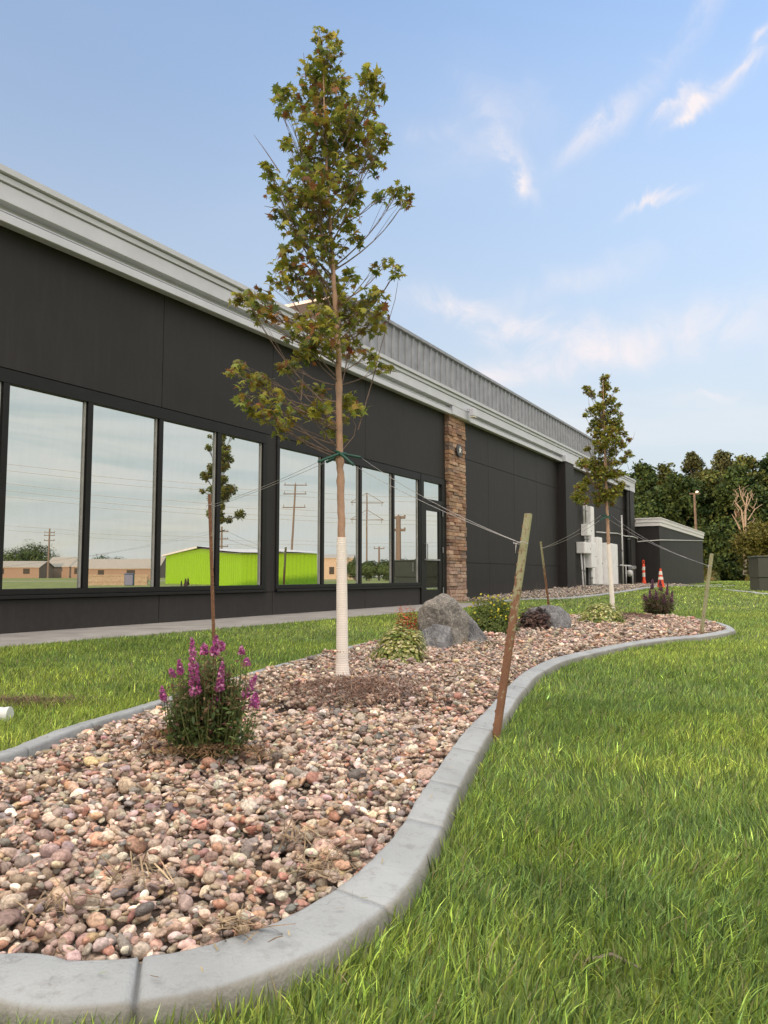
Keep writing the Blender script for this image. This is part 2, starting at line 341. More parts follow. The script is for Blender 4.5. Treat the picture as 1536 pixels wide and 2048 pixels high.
def m_glass():
    m = bpy.data.materials.new('mirror_glass'); m.use_nodes = True; t = m.node_tree; t.nodes.clear()
    o = N(t, 'ShaderNodeOutputMaterial'); g = N(t, 'ShaderNodeBsdfGlossy'); g.inputs['Color'].default_value = (.74, .77, .73, 1); g.inputs['Roughness'].default_value = .003
    d = N(t, 'ShaderNodeBsdfDiffuse'); d.inputs[0].default_value = (.02, .022, .022, 1)
    a = N(t, 'ShaderNodeMixShader'); a.inputs[0].default_value = .92
    t0 = N(t, 'ShaderNodeTexCoord'); dm = N(t, 'ShaderNodeMapping'); lk(t, t0.outputs['Object'], dm.inputs[0]); dm.inputs['Scale'].default_value = (3, 3, 1.1); dn = N(t, 'ShaderNodeTexNoise'); lk(t, dm.outputs[0], dn.inputs['Vector']); dn.inputs['Scale'].default_value = 3; dn.inputs['Detail'].default_value = 10; dn.inputs['Roughness'].default_value = .7
    vs_ = N(t, 'ShaderNodeTexVoronoi'); lk(t, t0.outputs['Object'], vs_.inputs['Vector']); vs_.inputs['Scale'].default_value = 3.2
    spot = M_(t, 'LESS_THAN', vs_.outputs['Distance'], .022)
    fac = M_(t, 'SUBTRACT', M_(t, 'SUBTRACT', 1.0, M_(t, 'MULTIPLY', dn.outputs[0], .16)), M_(t, 'MULTIPLY', spot, .45), clamp=True); lk(t, fac, a.inputs[0]); d.inputs[0].default_value = (.11, .105, .095, 1)
    lk(t, d.outputs[0], a.inputs[1]); lk(t, g.outputs[0], a.inputs[2]); lk(t, a.outputs[0], o.inputs[0])
    tc = N(t, 'ShaderNodeTexCoord'); nz = N(t, 'ShaderNodeTexNoise'); lk(t, tc.outputs['Object'], nz.inputs['Vector']); nz.inputs['Scale'].default_value = .9; nz.inputs['Detail'].default_value = 1
    b = N(t, 'ShaderNodeBump'); b.inputs['Strength'].default_value = .02; b.inputs['Distance'].default_value = .02; lk(t, nz.outputs[0], b.inputs['Height']); lk(t, b.outputs[0], g.inputs['Normal'])
    return m
M['glass'] = m_glass()
def m_curb():
    m = mat('curb_concrete', (.325, .345, .35), .85, var=.10, scale=4, bump=.35, bscale=160)
    t = m.node_tree; p = t.nodes['Principled BSDF']; tc = N(t, 'ShaderNodeTexCoord')
    base = p.inputs['Base Color'].links[0].from_socket
    # hairline cracks and scuffs
    dn = N(t, 'ShaderNodeTexNoise'); lk(t, tc.outputs['Object'], dn.inputs['Vector']); dn.inputs['Scale'].default_value = 12; dn.inputs['Detail'].default_value = 4
    ad = N(t, 'ShaderNodeVectorMath', operation='MULTIPLY_ADD'); lk(t, dn.outputs['Color'], ad.inputs[0]); ad.inputs[1].default_value = (.12,)*3; lk(t, tc.outputs['Object'], ad.inputs[2])
    vo = N(t, 'ShaderNodeTexVoronoi', feature='DISTANCE_TO_EDGE'); lk(t, ad.outputs[0], vo.inputs['Vector']); vo.inputs['Scale'].default_value = 6
    c1 = M_(t, 'LESS_THAN', vo.outputs[0], .006)
    n2 = N(t, 'ShaderNodeTexNoise'); lk(t, tc.outputs['Object'], n2.inputs['Vector']); n2.inputs['Scale'].default_value = 7; n2.inputs['Detail'].default_value = 3
    c1 = M_(t, 'MULTIPLY', c1, M_(t, 'GREATER_THAN', n2.outputs[0], .54))
    mx = N(t, 'ShaderNodeMix', data_type='RGBA'); lk(t, M_(t, 'MULTIPLY', c1, .22), mx.inputs[0]); lk(t, base, mx.inputs[6]); mx.inputs[7].default_value = (.10, .10, .095, 1)
    n3 = N(t, 'ShaderNodeTexNoise'); lk(t, tc.outputs['Object'], n3.inputs['Vector']); n3.inputs['Scale'].default_value = 26; n3.inputs['Detail'].default_value = 8; n3.inputs['Roughness'].default_value = .75
    mr = N(t, 'ShaderNodeMapRange'); lk(t, n3.outputs[0], mr.inputs[0]); mr.inputs[1].default_value = .52; mr.inputs[2].default_value = .72; mr.inputs[4].default_value = .5
    m2 = N(t, 'ShaderNodeMix', data_type='RGBA'); lk(t, mr.outputs[0], m2.inputs[0]); lk(t, mx.outputs[2], m2.inputs[6]); m2.inputs[7].default_value = (.16, .15, .135, 1)
    at = N(t, 'ShaderNodeAttribute', attribute_name='Col'); m3 = N(t, 'ShaderNodeMix', data_type='RGBA', blend_type='MULTIPLY'); m3.inputs[0].default_value = 1
    lk(t, m2.outputs[2], m3.inputs[6]); lk(t, at.outputs['Color'], m3.inputs[7]); lk(t, m3.outputs[2], p.inputs['Base Color']); return m
M['curb'] = m_curb()
def m_lawn():
    m = mat('lawn_ground', (.13, .165, .042), .9, var=.25, scale=.7, bump=.6, bscale=45)
    t = m.node_tree; p = t.nodes['Principled BSDF']; tc = N(t, 'ShaderNodeTexCoord'); base = p.inputs['Base Color'].links[0].from_socket
    n = N(t, 'ShaderNodeTexNoise'); lk(t, tc.outputs['Object'], n.inputs['Vector']); n.inputs['Scale'].default_value = 9; n.inputs['Detail'].default_value = 9; n.inputs['Roughness'].default_value = .75
    mr = N(t, 'ShaderNodeMapRange'); lk(t, n.outputs[0], mr.inputs[0]); mr.inputs[1].default_value = .35; mr.inputs[2].default_value = .68; mr.inputs[3].default_value = .62; mr.inputs[4].default_value = 1.4
    mm = N(t, 'ShaderNodeVectorMath', operation='SCALE'); lk(t, base, mm.inputs[0]); lk(t, mr.outputs[0], mm.inputs['Scale']); lk(t, mm.outputs[0], p.inputs['Base Color']); return m
M['lawn'] = m_lawn()
def m_rock(name, c1, c2, c3):
    m = mat(name, c1, .85, scale=4, bump=.7, bscale=30, col2=c2, detail=10)
    t = m.node_tree; p = t.nodes['Principled BSDF']; tc = N(t, 'ShaderNodeTexCoord'); base = p.inputs['Base Color'].links[0].from_socket
    n = N(t, 'ShaderNodeTexNoise'); lk(t, tc.outputs['Object'], n.inputs['Vector']); n.inputs['Scale'].default_value = 9; n.inputs['Detail'].default_value = 10; n.inputs['Roughness'].default_value = .7; n.inputs['Distortion'].default_value = 2.2
    r = M_(t, 'LESS_THAN', M_(t, 'ABSOLUTE', M_(t, 'SUBTRACT', n.outputs[0], .5)), .012)
    mx = N(t, 'ShaderNodeMix', data_type='RGBA'); lk(t, M_(t, 'MULTIPLY', r, .55), mx.inputs[0]); lk(t, base, mx.inputs[6]); mx.inputs[7].default_value = (*c3, 1); lk(t, mx.outputs[2], p.inputs['Base Color']); return m
M['rock'] = m_rock('grey_boulder', (.105, .098, .088), (.245, .225, .197), (.58, .52, .44))
M['rock_dark'] = m_rock('blue_grey_boulder', (.06, .062, .067), (.22, .22, .225), (.48, .47, .45))

# ------------------------------------------------------------------ ground
def grid(xs, ys, zf, name, m):
    X, Y = np.meshgrid(xs, ys, indexing='ij'); Z = zf(X, Y)
    V = np.stack([X, Y, Z], -1).reshape(-1, 3); ny = len(ys)
    i = np.arange(len(xs)-1)[:, None]*ny+np.arange(ny-1)[None]; i = i.ravel()
    return npmesh(name, V, [np.stack([i, i+ny, i+ny+1, i+1], 1)], m, smooth=True)
xs = np.unique(np.concatenate([np.linspace(-900, -30, 12), np.linspace(-30, 50, 161), np.linspace(50, 900, 14)]))
ys = np.unique(np.concatenate([np.linspace(-600, -20, 10), np.linspace(-20, 60, 161), np.linspace(60, 1200, 16)]))
lawn = tag(grid(xs, ys, lambda x, y: gz(x, y)+.018, 'lawn', M['lawn']), 'green mown lawn around the gravel bed and the building', None, kind='structure')

def catmull(P, n=10, closed=True):
    P = [np.array(p, float) for p in P]; out = []; m = len(P)
    rngi = range(m) if closed else range(m-1)
    for i in rngi:
        g = (lambda k: P[k % m]) if closed else (lambda k: P[min(max(k, 0), m-1)])
        p0, p1, p2, p3 = g(i-1), g(i), g(i+1), g(i+2)
        for k in range(n):
            t = k/n
            out.append(.5*((2*p1)+(-p0+p2)*t+(2*p0-5*p1+4*p2-p3)*t*t+(-p0+3*p1-3*p2+p3)*t**3))
    if not closed: out.append(P[-1])
    return np.array(out)
def resample(P, step, closed=True):
    Q = np.vstack([P, P[:1]]) if closed else P
    d = np.r_[0, np.cumsum(np.linalg.norm(np.diff(Q, axis=0), axis=1))]
    n = max(3, int(round(d[-1]/step))); t = np.linspace(0, d[-1], n+1)
    out = np.stack([np.interp(t, d, Q[:, k]) for k in range(Q.shape[1])], 1)
    return (out[:-1] if closed else out), d[-1]
CT = .072     # height of the edging
front_px = [(0,1909),(150,1921),(300,1911),(400,1893),(500,1860),(574,1832),(672,1775),(727,1732),(773,1685),(809,1640),(832,1599),(859,1560),(895,1507),(937,1454),(977,1415),(1009,1378),(1052,1342),(1100,1319),(1160,1304),(1260,1284),(1334,1275),(1394,1270),(1440,1262)]
back_px = [(1452,1256),(1428,1244),(1381,1236),(1300,1231),(1236,1229),(1149,1230),(1050,1237),(950,1247),(860,1262),(744,1284),(673,1302),(560,1332),(498,1351),(328,1403),(166,1452),(0,1512)]
def gpt(u, v, z): r = ray(u, v); t = (z-CAMH)/r[2]; return (r[0]*t, r[1]*t)
bedP = [gpt(u, v, CT-.004) for u, v in front_px]+[gpt(u, v, CT) for u, v in back_px]+[(-1.60, 1.98), (-1.66, 1.50), (-1.38, 1.20), (-.98, 1.11)]
BED = catmull(bedP, 8)
def inside(P, x, y):
    x = np.asarray(x); y = np.asarray(y); c = np.zeros(x.shape, bool); n = len(P)
    for i in range(n):
        x1, y1 = P[i]; x2, y2 = P[(i+1) % n]
        if y1 == y2: continue
        k = ((y1 > y) != (y2 > y)) & (x < (x2-x1)*(y-y1)/(y2-y1)+x1); c ^= k
    return c
def offset(P, d):
    t = np.roll(P, -1, 0)-np.roll(P, 1, 0); t /= np.linalg.norm(t, axis=1)[:, None]
    nrm = np.stack([t[:, 1], -t[:, 0]], 1)          # loop runs counter-clockwise: outward = right of travel
    return P+nrm*d
area = .5*np.sum(BED[:, 0]*np.roll(BED[:, 1], -1)-np.roll(BED[:, 0], -1)*BED[:, 1])
if area < 0: BED = BED[::-1].copy()
def CW(x, y): return .100+.026*(1-sstep((y-1.35)/.5))
def curb(name, P, closed, w, h, label, cat, jstep=.42, step=.03, z0=None, j0=None):
    Q, Ltot = resample(P, step, closed)
    # insert joint sections
    d = np.linalg.norm(np.roll(Q, -1, 0)-Q, axis=1); acc = np.r_[0, np.cumsum(d)[:-1]]
    a0 = 0 if j0 is None else acc[np.argmin(np.linalg.norm(Q-np.array(j0), axis=1))]
    nj = int(Ltot/jstep); J = [(a0+k*Ltot/nj+rnd.uniform(-.04, .04)) % Ltot for k in range(nj)]
    T = []
    full = np.vstack([Q, Q[:1]]) if closed else Q
    D = np.r_[0, np.cumsum(np.linalg.norm(np.diff(full, axis=0), axis=1))]
    ts = [(t, 0) for t in D[:-1 if closed else None] if min((abs(t-j) for j in J), default=9) > .011]
    for j in J: ts += [(j-.0045, 0), (j-.002, 1), (j+.002, 1), (j+.0045, 0)]
    ts = sorted(x for x in ts if 0 <= x[0] <= D[-1])
    tt = np.array([x[0] for x in ts]); jj = np.array([x[1] for x in ts])
    pts = np.stack([np.interp(tt, D, full[:, k]) for k in (0, 1)], 1)
    if closed: tan = np.roll(pts, -2, 0)-np.roll(pts, 2, 0)
    else: tan = np.gradient(pts, axis=0)
    tan /= np.linalg.norm(tan, axis=1)[:, None]; nr = np.stack([tan[:, 1], -tan[:, 0]], 1)
    wv = w(pts[:, 0], pts[:, 1]) if callable(w) else np.full(len(pts), w); w0 = w; w = 1.0
    prof = [(0, -.04), (.0, h-.012), (.03, h-.003), (.09, h), (w*.45, h-.005), (w*.84, h-.011), (w*.92, h-.015), (w*.955, h-.022), (w*1.0, h-.05), (w*1.02, -.04)]
    n = len(pts); k = len(prof); V = np.zeros((n, k, 3)); colr = np.ones((n, k, 3))
    wob = np.interp(tt, np.linspace(0, D[-1], 60), rng.normal(0, .0035, 60))
    zg = gz(pts[:, 0], pts[:, 1])
    for i, (o, z) in enumerate(prof):
        ins = jj*.008 if z > 0 else jj*0
        oo = o*wv+wob*(1 if o > w*.5 else .4)+rng.normal(0, .0009, n)-(ins*.6 if o > w*.5 else -ins*.3)
        V[:, i, 0] = pts[:, 0]+nr[:, 0]*oo; V[:, i, 1] = pts[:, 1]+nr[:, 1]*oo
        V[:, i, 2] = z+zg-(ins if z > h*.3 else 0)+rng.normal(0, .0006, n)
        if o > w*.9: colr[:, i] = (.72, .66, .58)
    colr[jj == 1] *= .45
    a = np.arange(n if closed else n-1)[:, None]; b = (a+1) % n; i = np.arange(k-1)[None]
    F = np.stack([(a*k+i), (b*k+i), (b*k+i+1), (a*k+i+1)], -1).reshape(-1, 4)[:, ::-1]
    o = npmesh(name, V.reshape(-1, 3), [F], M['curb'], colr.reshape(-1, 3), smooth=True)
    return tag(o, label, cat)
curb('garden_edging', BED, True, CW, CT, 'grey poured concrete edging curving around the pinkish gravel bed', 'edging', .40, j0=gpt(300, 1911, CT))
_q = resample(BED, .05)[0]; BEDOUT = offset(_q, (CW(_q[:, 0], _q[:, 1])+.003)[:, None])
BEDIN = resample(BED, .05)[0]
bs = MB(); pts = [(p[0], p[1], .02) for p in resample(offset(BED, .012), .08)[0]]
import bmesh
def filled(name, P, zf, m):
    b = bmesh.new(); vs = [b.verts.new((p[0], p[1], 0)) for p in P]; b.faces.new(vs); bmesh.ops.triangulate(b, faces=b.faces)
    for v in b.verts: v.co.z = zf(v.co.x, v.co.y)
    me = bpy.data.meshes.new(name); bmesh.ops.recalc_face_normals(b, faces=b.faces); b.to_mesh(me); b.free(); me.materials.append(m)
    o = bpy.data.objects.new(name, me); C.objects.link(o); return o
tag(filled('soil', resample(offset(BED, .02), .08)[0], lambda x, y: .030, M['soil']), 'dark soil under the gravel of the planting bed', None, kind='structure')

# paved walk along the facade
wk = MB()
for k in range(19):
    s0 = -13.9+k*1.55; wk.box(s0+.004, s0+1.546, -1.27, -.001, -.1, .08, bev=.006)
bx = empty('walk_tmp', (0, 0, 0))
bpy.data.objects.remove(bx)
ORG = SQ(0, 0, 0)
walk = wk.build('pavement', M['concrete']); walk.location = ORG; walk.rotation_euler = (0, 0, ANG); tag(walk, 'narrow concrete walk along the foot of the windows', None, kind='structure')

# gravel strip by the wall right of the pillar, with its edging
strip_px = [(1037,1201),(1080,1199),(1116,1196),(1165,1192),(1215,1186),(1257,1180),(1289,1175),(1331,1172)]
SP = [G(u, v, .04) for u, v in strip_px]
sq = [toSQ(p.x, p.y) for p in SP]
SL = [(15.9, .9), (16.9, 1.0)]+[(s, q) for s, q in sq if s > 17.3]+[(36.5, 2.55), (41, 2.6)]
SLw = [tuple(SQ(s, q)[:2]) for s, q in SL]
STR = catmull(SLw, 8, closed=False)
curb('gravel_strip_edging', STR, False, .16, .05, 'low concrete edging of the gravel strip below the dark wall', 'edging', 1.5, .12)

# ------------------------------------------------------------------ building
bd = empty('office_building', ORG, ANG, 'long dark office building with mirror windows, stone pillar and pale metal fascia', 'building')
# local x along the wall, local -y out of it
PANES = [(2.70,3.72),(3.79,4.815),(4.885,5.85),(5.92,6.92),(6.99,7.985),(8.06,8.97),(9.37,10.50),(10.575,11.685),(11.76,12.885),(12.96,13.99)]
ZS0, ZS1 = .52, 2.59
core = MB()
core.box(-26, 33.5, .25, 14, -.3, 4.58)
core.box(-26, 33.5, .005+.015, .25, 2.74, 4.25); core.box(-26, 2.5, .02, .25, -.3, 2.74); core.box(2.5, 14.08, .02, .25, -.3, .42)
core.box(15.27, 33.5, .02, .25, -.3, 2.74)
core.build('wall_core', M['joint'], bd)
wl = MB()
def panel(s0, s1, z0, z1, q=0.0): wl.box(s0+.004, s1-.004, -q, .019, z0+.004, z1-.004, bev=.003)
for a, b in zip([-26, 2.0, 4.3, 6.97, 9.2, 11.9], [2.0, 4.3, 6.97, 9.2, 11.9, 15.27]): panel(a, b, 2.74, 4.24)
for a, b in zip([-26, 2.0, 4.3, 7.0, 9.25, 11.9], [2.0, 4.3, 7.0, 9.25, 11.9, 14.06]): panel(a, b, -.1, .415)
panel(-26, 2.5, .42, 2.735)
ec = [15.27, 17.76, 19.57, 21.4, 23.4]
for a, b in zip(ec[:-1], ec[1:]): panel(a, b, 3.33, 4.24); panel(a, b, .95, 3.33); panel(a, b, -.1, .95)
for a, b in ((24.3, 26.3), (26.3, 28.6), (28.6, 30.7), (30.7, 32.75)): panel(a, b, 3.33, 4.24); panel(a, b, .95, 3.33); panel(a, b, -.1, .95)
wl.box(23.4, 24.3, -.27, .019, -.1, 4.22, bev=.01)
wl.box(32.75, 33.52, -.2, .019, -.1, 4.20, bev=.01)
wl.build('wall', M['panel'], bd)
# frames: one part per bank of windows
def bank(panes, s0, s1):
    f = MB()
    y0, y1 = -.022, .12
    f.box(s0, s1, y0, y1, ZS1, 2.73, bev=.004); f.box(s0, s1, y0-.03, y1, .418, .455, bev=.004); f.box(s0+.001, s1-.001, y0, y1, .458, ZS0, bev=.004)
    edges = [s0]+[x for p in panes for x in p]+[s1]
    for i in range(0, len(edges), 2): f.box(edges[i], edges[i+1], y0+.001, y1, ZS0-.001, ZS1+.001, bev=.004)
    return f.build('window_frame', M['frame'], bd)
F1 = bank(PANES[:6], 2.52, 9.06); F2 = bank(PANES[6:], 9.30, 14.06)
pf = MB(); pf.box(9.062, 9.298, -.002, .12, .42, 2.735); pf.build('wall_post', M['panel'], bd)
for i, (a, b) in enumerate(PANES):
    g = MB(); g.box(-(b-a)/2-.01, (b-a)/2+.01, -.0035, .0035, -(ZS1-ZS0)/2-.01, (ZS1-ZS0)/2+.01); pane = g.build('window', M['glass'], bd); pane.location = ((a+b)/2, .0255, (ZS0+ZS1)/2); pane.rotation_euler = (rnd.gauss(0, .0007), 0, rnd.gauss(0, .0007))
    st = MB(); st.box(b-.034, b-.016, .004, .021, ZS0+.001, ZS1-.001); bd_ = st.build('lit_jamb_strip', M['strip'], pane); bd_.matrix_parent_inverse = Matrix.Translation(-pane.location)  # pale strip stands for the lit mullion return mirrored at the pane edge
# entrance
df = MB(); df.box(14.062, 14.19, -.03, .12, .08, 2.73, bev=.004); df.box(15.06, 15.26, -.03, .12, .08, 2.73, bev=.004); df.box(14.19, 15.06, -.029, .12, 2.60, 2.73); df.box(14.19, 15.06, -.029, .12, 2.15, 2.235)
df.build('door_frame', M['frame'], bd)
tr = MB(); tr.box(14.17, 15.08, .02, .027, 2.2, 2.62); tr.build('window', M['glass'], bd)
dl = MB(); a, b, z0, z1 = 14.195, 15.055, .09, 2.145; ga, gb, gz0, gz1 = 14.315, 14.92, .37, 2.0
dl.box(a, ga, -.015, .035, z0, z1); dl.box(gb, b, -.015, .035, z0, z1); dl.box(ga, gb, -.014, .034, z0, gz0); dl.box(ga, gb, -.014, .034, gz1, z1)
door = dl.build('door', M['frame'], bd)
g = MB(); g.box(ga-.01, gb+.01, .008, .015, gz0-.01, gz1+.01); g.build('door_glass', M['glass'], door)
h = MB(); h.tube([(14.25, -.015, .98), (14.25, -.075, .98), (14.25, -.075, 1.30), (14.25, -.015, 1.30)], .012); h.box(14.2, 14.9, -.05, -.02, .97, 1.0); h.build('handle', M['metal'], door)
for zz in (.35, 1.2, 1.98):
    h = MB(); h.tube([(15.062, -.038, zz-.06), (15.062, -.038, zz+.06)], .012); h.build('hinge', M['metal'], door)
# stone pillar
sp = MB(); z = -.1
pal = [(.30,.17,.10),(.36,.22,.14),(.24,.13,.085),(.40,.27,.19),(.28,.17,.12),(.34,.19,.12),(.22,.15,.115),(.38,.24,.15)]
P0s, P1s, PQ = 15.27, 16.15, .085
while z < 4.19:
    hh = min(rnd.uniform(.055, .095), 4.2-z); 
    if 4.2-z-hh < .03: hh = 4.2-z
    x = P0s
    while x < P1s-.01:
        ll = rnd.uniform(.12, .38)
        if P1s-x-ll < .1: ll = P1s-x
        c = rnd.choice(pal); k = rnd.uniform(.75, 1.25); c = tuple(v*k for v in c)
        if z < .9: c = tuple(v*.6+.4*g_*k for v, g_ in zip(c, (.36, .27, .23)))
        pr = rnd.uniform(0, .035)
        x0 = x if x > P0s else x-rnd.uniform(0, .02)
        x1 = x+ll if x+ll < P1s-.001 else x+ll+rnd.uniform(0, .02)
        sp.box(x0+.003, x1-.003, -PQ-pr, .019, z+.003, z+hh-.003, (*c, 1), bev=.006); x += ll
    z += hh
sp.build('stone_pillar', M['stone'], bd)
cc = MB(); cc.box(15.28, 16.14, -.07, .018, -.1, 4.2); cc.build('mortar_core', M['joint'], bd)
# fascia (profile y out = negative)
fs = MB()
prof = [(.02, 4.22), (-.012, 4.22), (-.012, 4.175), (-.17, 4.145), (-.185, 4.15), (-.185, 4.236), (-.155, 4.238), (-.155, 4.246), (-.18, 4.25), (-.18, 4.262), (-.10, 4.29), (-.10, 4.335), (-.215, 4.337), (-.22, 4.34), (-.22, 4.508), (-.19, 4.510), (-.19, 4.519), (-.24, 4.523), (-.245, 4.578), (-.21, 4.581), (-.21, 4.590), (-.28, 4.597), (-.285, 4.655), (.02, 4.69)]
fs.prism(prof, -26, 33.62)
fs.box(15.22, 16.2, -.212, -.05, 4.155, 4.336); fs.box(23.32, 24.4, -.30, -.05, 4.16, 4.336); fs.box(32.7, 33.66, -.212, -.05, 4.155, 4.336)
fs.build('fascia', M['fascia'], bd)
rf = MB(); rf.box(-26, 33.6, .021, 14.05, 4.60, 4.685); rf.build('roof', M['roof'], bd)
# ribbed parapet tier behind the fascia
rb = MB(); x = 12.3; prf = []
while x < 31.0:
    prf += [(x, .80), (x+.21, .80), (x+.225, .765), (x+.275, .765), (x+.29, .80)]; x += .305
    if (len(prf)//5) % 1 == 0: pass
prf.append((x, .80))
n = len(prf); vs = [(a, b, 4.7) for a, b in prf]+[(a, b, 6.02) for a, b in prf]
rb.add(vs, [(i, i+1, n+i+1, n+i) for i in range(n-1)])
ed_ = MB(); ed_.box(12.27, 12.298, .78, 6, 4.7, 5.995); ed_.build('parapet_end', M['panel'], bd)
rb.add([(x, .8, 4.7), (x, 6, 4.7), (x, 6, 6.02), (x, .8, 6.02)], [(0, 1, 2, 3)])
rb.build('ribbed_parapet', M['ribbed'], bd)
cpm = MB(); cpm.box(12.26, x+.04, .72, .9, 6.0, 6.075, bev=.006); cpm.box(12.262, x+.04, .9, 6.05, 6.0, 6.06); cpm.build('parapet_cap', M['ribbed'], bd)

# annex
an = empty('annex', SQ(34.6, 0, 0), ANG, 'low dark annex with white roof edge behind the far end of the building', 'building')
a = MB(); a.box(0, 13.3, -.98, 6, -.3, 2.82, bev=.01); a.build('wall', M['panel'], an)
a = MB(); pr2 = lambda: None
a.box(-.06, 13.36, -1.04, -.9, 2.78, 2.93, bev=.004); a.box(-.09, 13.39, -1.07, 6.2, 2.933, 3.08, bev=.004); a.box(-.12, 13.42, -1.10, 6.3, 3.083, 3.13, bev=.004); a.box(-.06, 0.02, -.9, 6.1, 2.781, 2.929)
a.build('fascia', M['fascia_lit'], an)
lk2 = empty('link_block', SQ(33.5, 0, 0), ANG, 'recessed dark wall between the main building end and the annex', 'building')
a = MB(); a.box(.03, 1.08, .06, 5, -.3, 2.85); a.build('wall', M['panel'], lk2)
a = MB(); a.box(.03, .9, -.02, 5, 2.85, 2.95); a.box(.03, .9, -.06, 5, 2.953, 3.05); a.build('fascia', M['frame'], lk2)

def onwall(s, q, z, name, label, cat, group=None): return empty(name, SQ(s, q, z), ANG, label, cat, group)
# plaque and lamp
pl = onwall(15.74, .125, 3.43, 'star_plaque', 'round dark plaque with a white star on the stone pillar', 'plaque')
a = MB(); a.lathe([(.0, .01), (.135, .01), (.14, -.004), (.135, -.02), (.0, -.02)], axis='Y', seg=28); a.build('disc', mat('plaque_dark', (.06, .06, .065), .5), pl)
st = []; 
for k in range(10):
    r_ = .085 if k % 2 == 0 else .034; an_ = math.pi/2+k*math.pi/5; st.append((r_*math.cos(an_), r_*math.sin(an_)))
a = MB(); a.add([(x, -.021, z) for x, z in st]+[(x, -.032, z) for x, z in st], [tuple(range(10)), tuple(range(10, 20))]+[(i, (i+1) % 10, 10+(i+1) % 10, 10+i) for i in range(10)]); a.build('star', M['reflective'], pl)
lm = onwall(15.95, .24, 4.2, 'wall_light', 'small white floodlight on a bracket at the roof edge above the stone pillar', 'light')
a = MB(); a.box(-.02, .16, -.17, -.05, .02, .2, bev=.012); a.build('housing', M['fascia'], lm)
a = MB(); a.box(-.01, .15, -.16, -.06, -.002, .018); a.build('lens', M['reflective'], lm)
a = MB(); a.tube([(.06, .02, .14), (.06, -.05, .14)], .012); a.tube([(-.06, -.03, .03), (-.06, -.03, .17), (0, -.06, .17)], .005); a.build('bracket', M['metal'], lm)

# electrical gear
def ebox(s0, s1, z0, z1, dep, name, label, cat='electrical box', q0=0.01, lock=True, group=None):
    o = onwall((s0+s1)/2, q0, z0, name, label, cat, group); wd = (s1-s0)/2
    a = MB(); a.box(-wd, wd, -dep, 0, 0, z1-z0, bev=.008); a.build('body', M['wboard'], o)
    a = MB(); a.box(-wd+.015, wd-.015, -dep-.012, -dep-.002, .015, z1-z0-.015, bev=.004); d_ = a.build('door', M['wboard'], o)
    if lock: a = MB(); a.lathe([(0, 0), (.02, 0), (.02, -.02), (0, -.02)], c=(wd-.1, -dep-.012, (z1-z0)*.45), axis='Y', seg=10); a.build('latch', M['metal'], d_)
    return o
ebox(25.93, 26.45, 2.00, 2.38, .22, 'junction_box', 'small upper grey metal box fixed between the conduits')
ebox(25.35, 26.15, 1.39, 1.76, .26, 'meter_box', 'squat grey metal box left of the tall cabinets')
ebox(26.17, 26.80, .93, 1.77, .27, 'breaker_panel', 'mid height grey breaker panel with two latches')
ebox(26.75, 27.18, .36, 3.05, .12, 'wireway', 'tall narrow pale metal duct rising up the dark wall', 'duct', lock=False)
ebox(27.22, 27.75, .35, 2.00, .24, 'switch_cabinet', 'tall narrow grey switch cabinet beside the duct')
ebox(27.85, 29.45, .34, 1.82, .38, 'electrical_cabinet', 'widest white electrical cabinet at the right of the group')
def pipe(name, pts, r, label, cat='conduit', m='conduit', group=None):
    o = empty(name, SQ(*pts[0]), ANG, label, cat, group); a = MB()
    a.tube(local(o, [SQ(*p) for p in pts]), r, 8); a.build('pipe', M[m], o, smooth=True)
    for f_ in (.3, .75):
        a = MB()
        i = min(int(f_*(len(pts)-1)), len(pts)-2); A, B = Vector(SQ(*pts[i])), Vector(SQ(*pts[i+1])); p = A.lerp(B, .5); d_ = (B-A).normalized()*.02
        a.tube(local(o, [p-d_, p+d_]), r*1.35, 8); a.build('coupling', M['metal'], o)
    return o
pipe('conduit', [(25.98, .1, 2.38), (25.98, .1, 3.32), (26.05, .02, 3.36)], .04, 'left of the two vertical pipes above the small upper metal box')
pipe('conduit', [(26.3, .1, 2.38), (26.3, .1, 3.3), (26.38, .02, 3.36)], .04, 'right of the two vertical pipes above the small upper metal box')
pipe('conduit', [(26.05, .12, 1.76), (26.05, .12, 2.0)], .04, 'left short pipe between the upper box and the squat box')
pipe('conduit', [(26.35, .12, 1.77), (26.35, .12, 2.0)], .04, 'right short pipe between the upper box and the breaker panel')
pipe('conduit', [(25.42, .14, 1.39), (25.6, .14, .3), (25.6, .14, .24)], .03, 'slanting thin pipe from the squat box down to the gravel')
pipe('conduit', [(25.75, .14, 1.39), (25.85, .14, .24)], .03, 'inner thin pipe from the squat box down to the gravel')
pipe('conduit', [(26.62, .14, .93), (26.68, .14, .24)], .045, 'thick pale pipe under the breaker panel')
bl = onwall(26.1, .32, .2, 'concrete_block', 'pale concrete block under the thin pipes at the wall foot', 'block'); a = MB(); a.box(-.6, .35, -.12, .12, 0, .14, bev=.01); a.build('slab', M['concrete'], bl)
bl = onwall(28.7, .2, .18, 'cabinet_plinth', 'pale block plinth below the widest white cabinet', 'plinth'); a = MB(); a.box(-.85, -.5, -.18, .15, 0, .155, bev=.01); a.box(-.3, .75, -.18, .15, 0, .15, bev=.01); a.build('slab', M['concrete'], bl)
pipe('wall_pipe', [(27.7, .08, 2.20), (30.9, .08, 2.30), (32.2, .08, 2.26), (32.65, .28, 2.25), (33.6, .28, 2.22), (34.5, .08, 2.12), (34.52, 1.04, 2.17), (47.7, 1.04, 2.66)], .022, 'thin pale pipe running level along the wall and across the annex', 'pipe')
pipe('gas_riser', [(31.1, .2, .25), (31.1, .2, 3.02)], .035, 'slim grey vertical riser pipe with a coupling left of the dark downpipe', 'pipe')
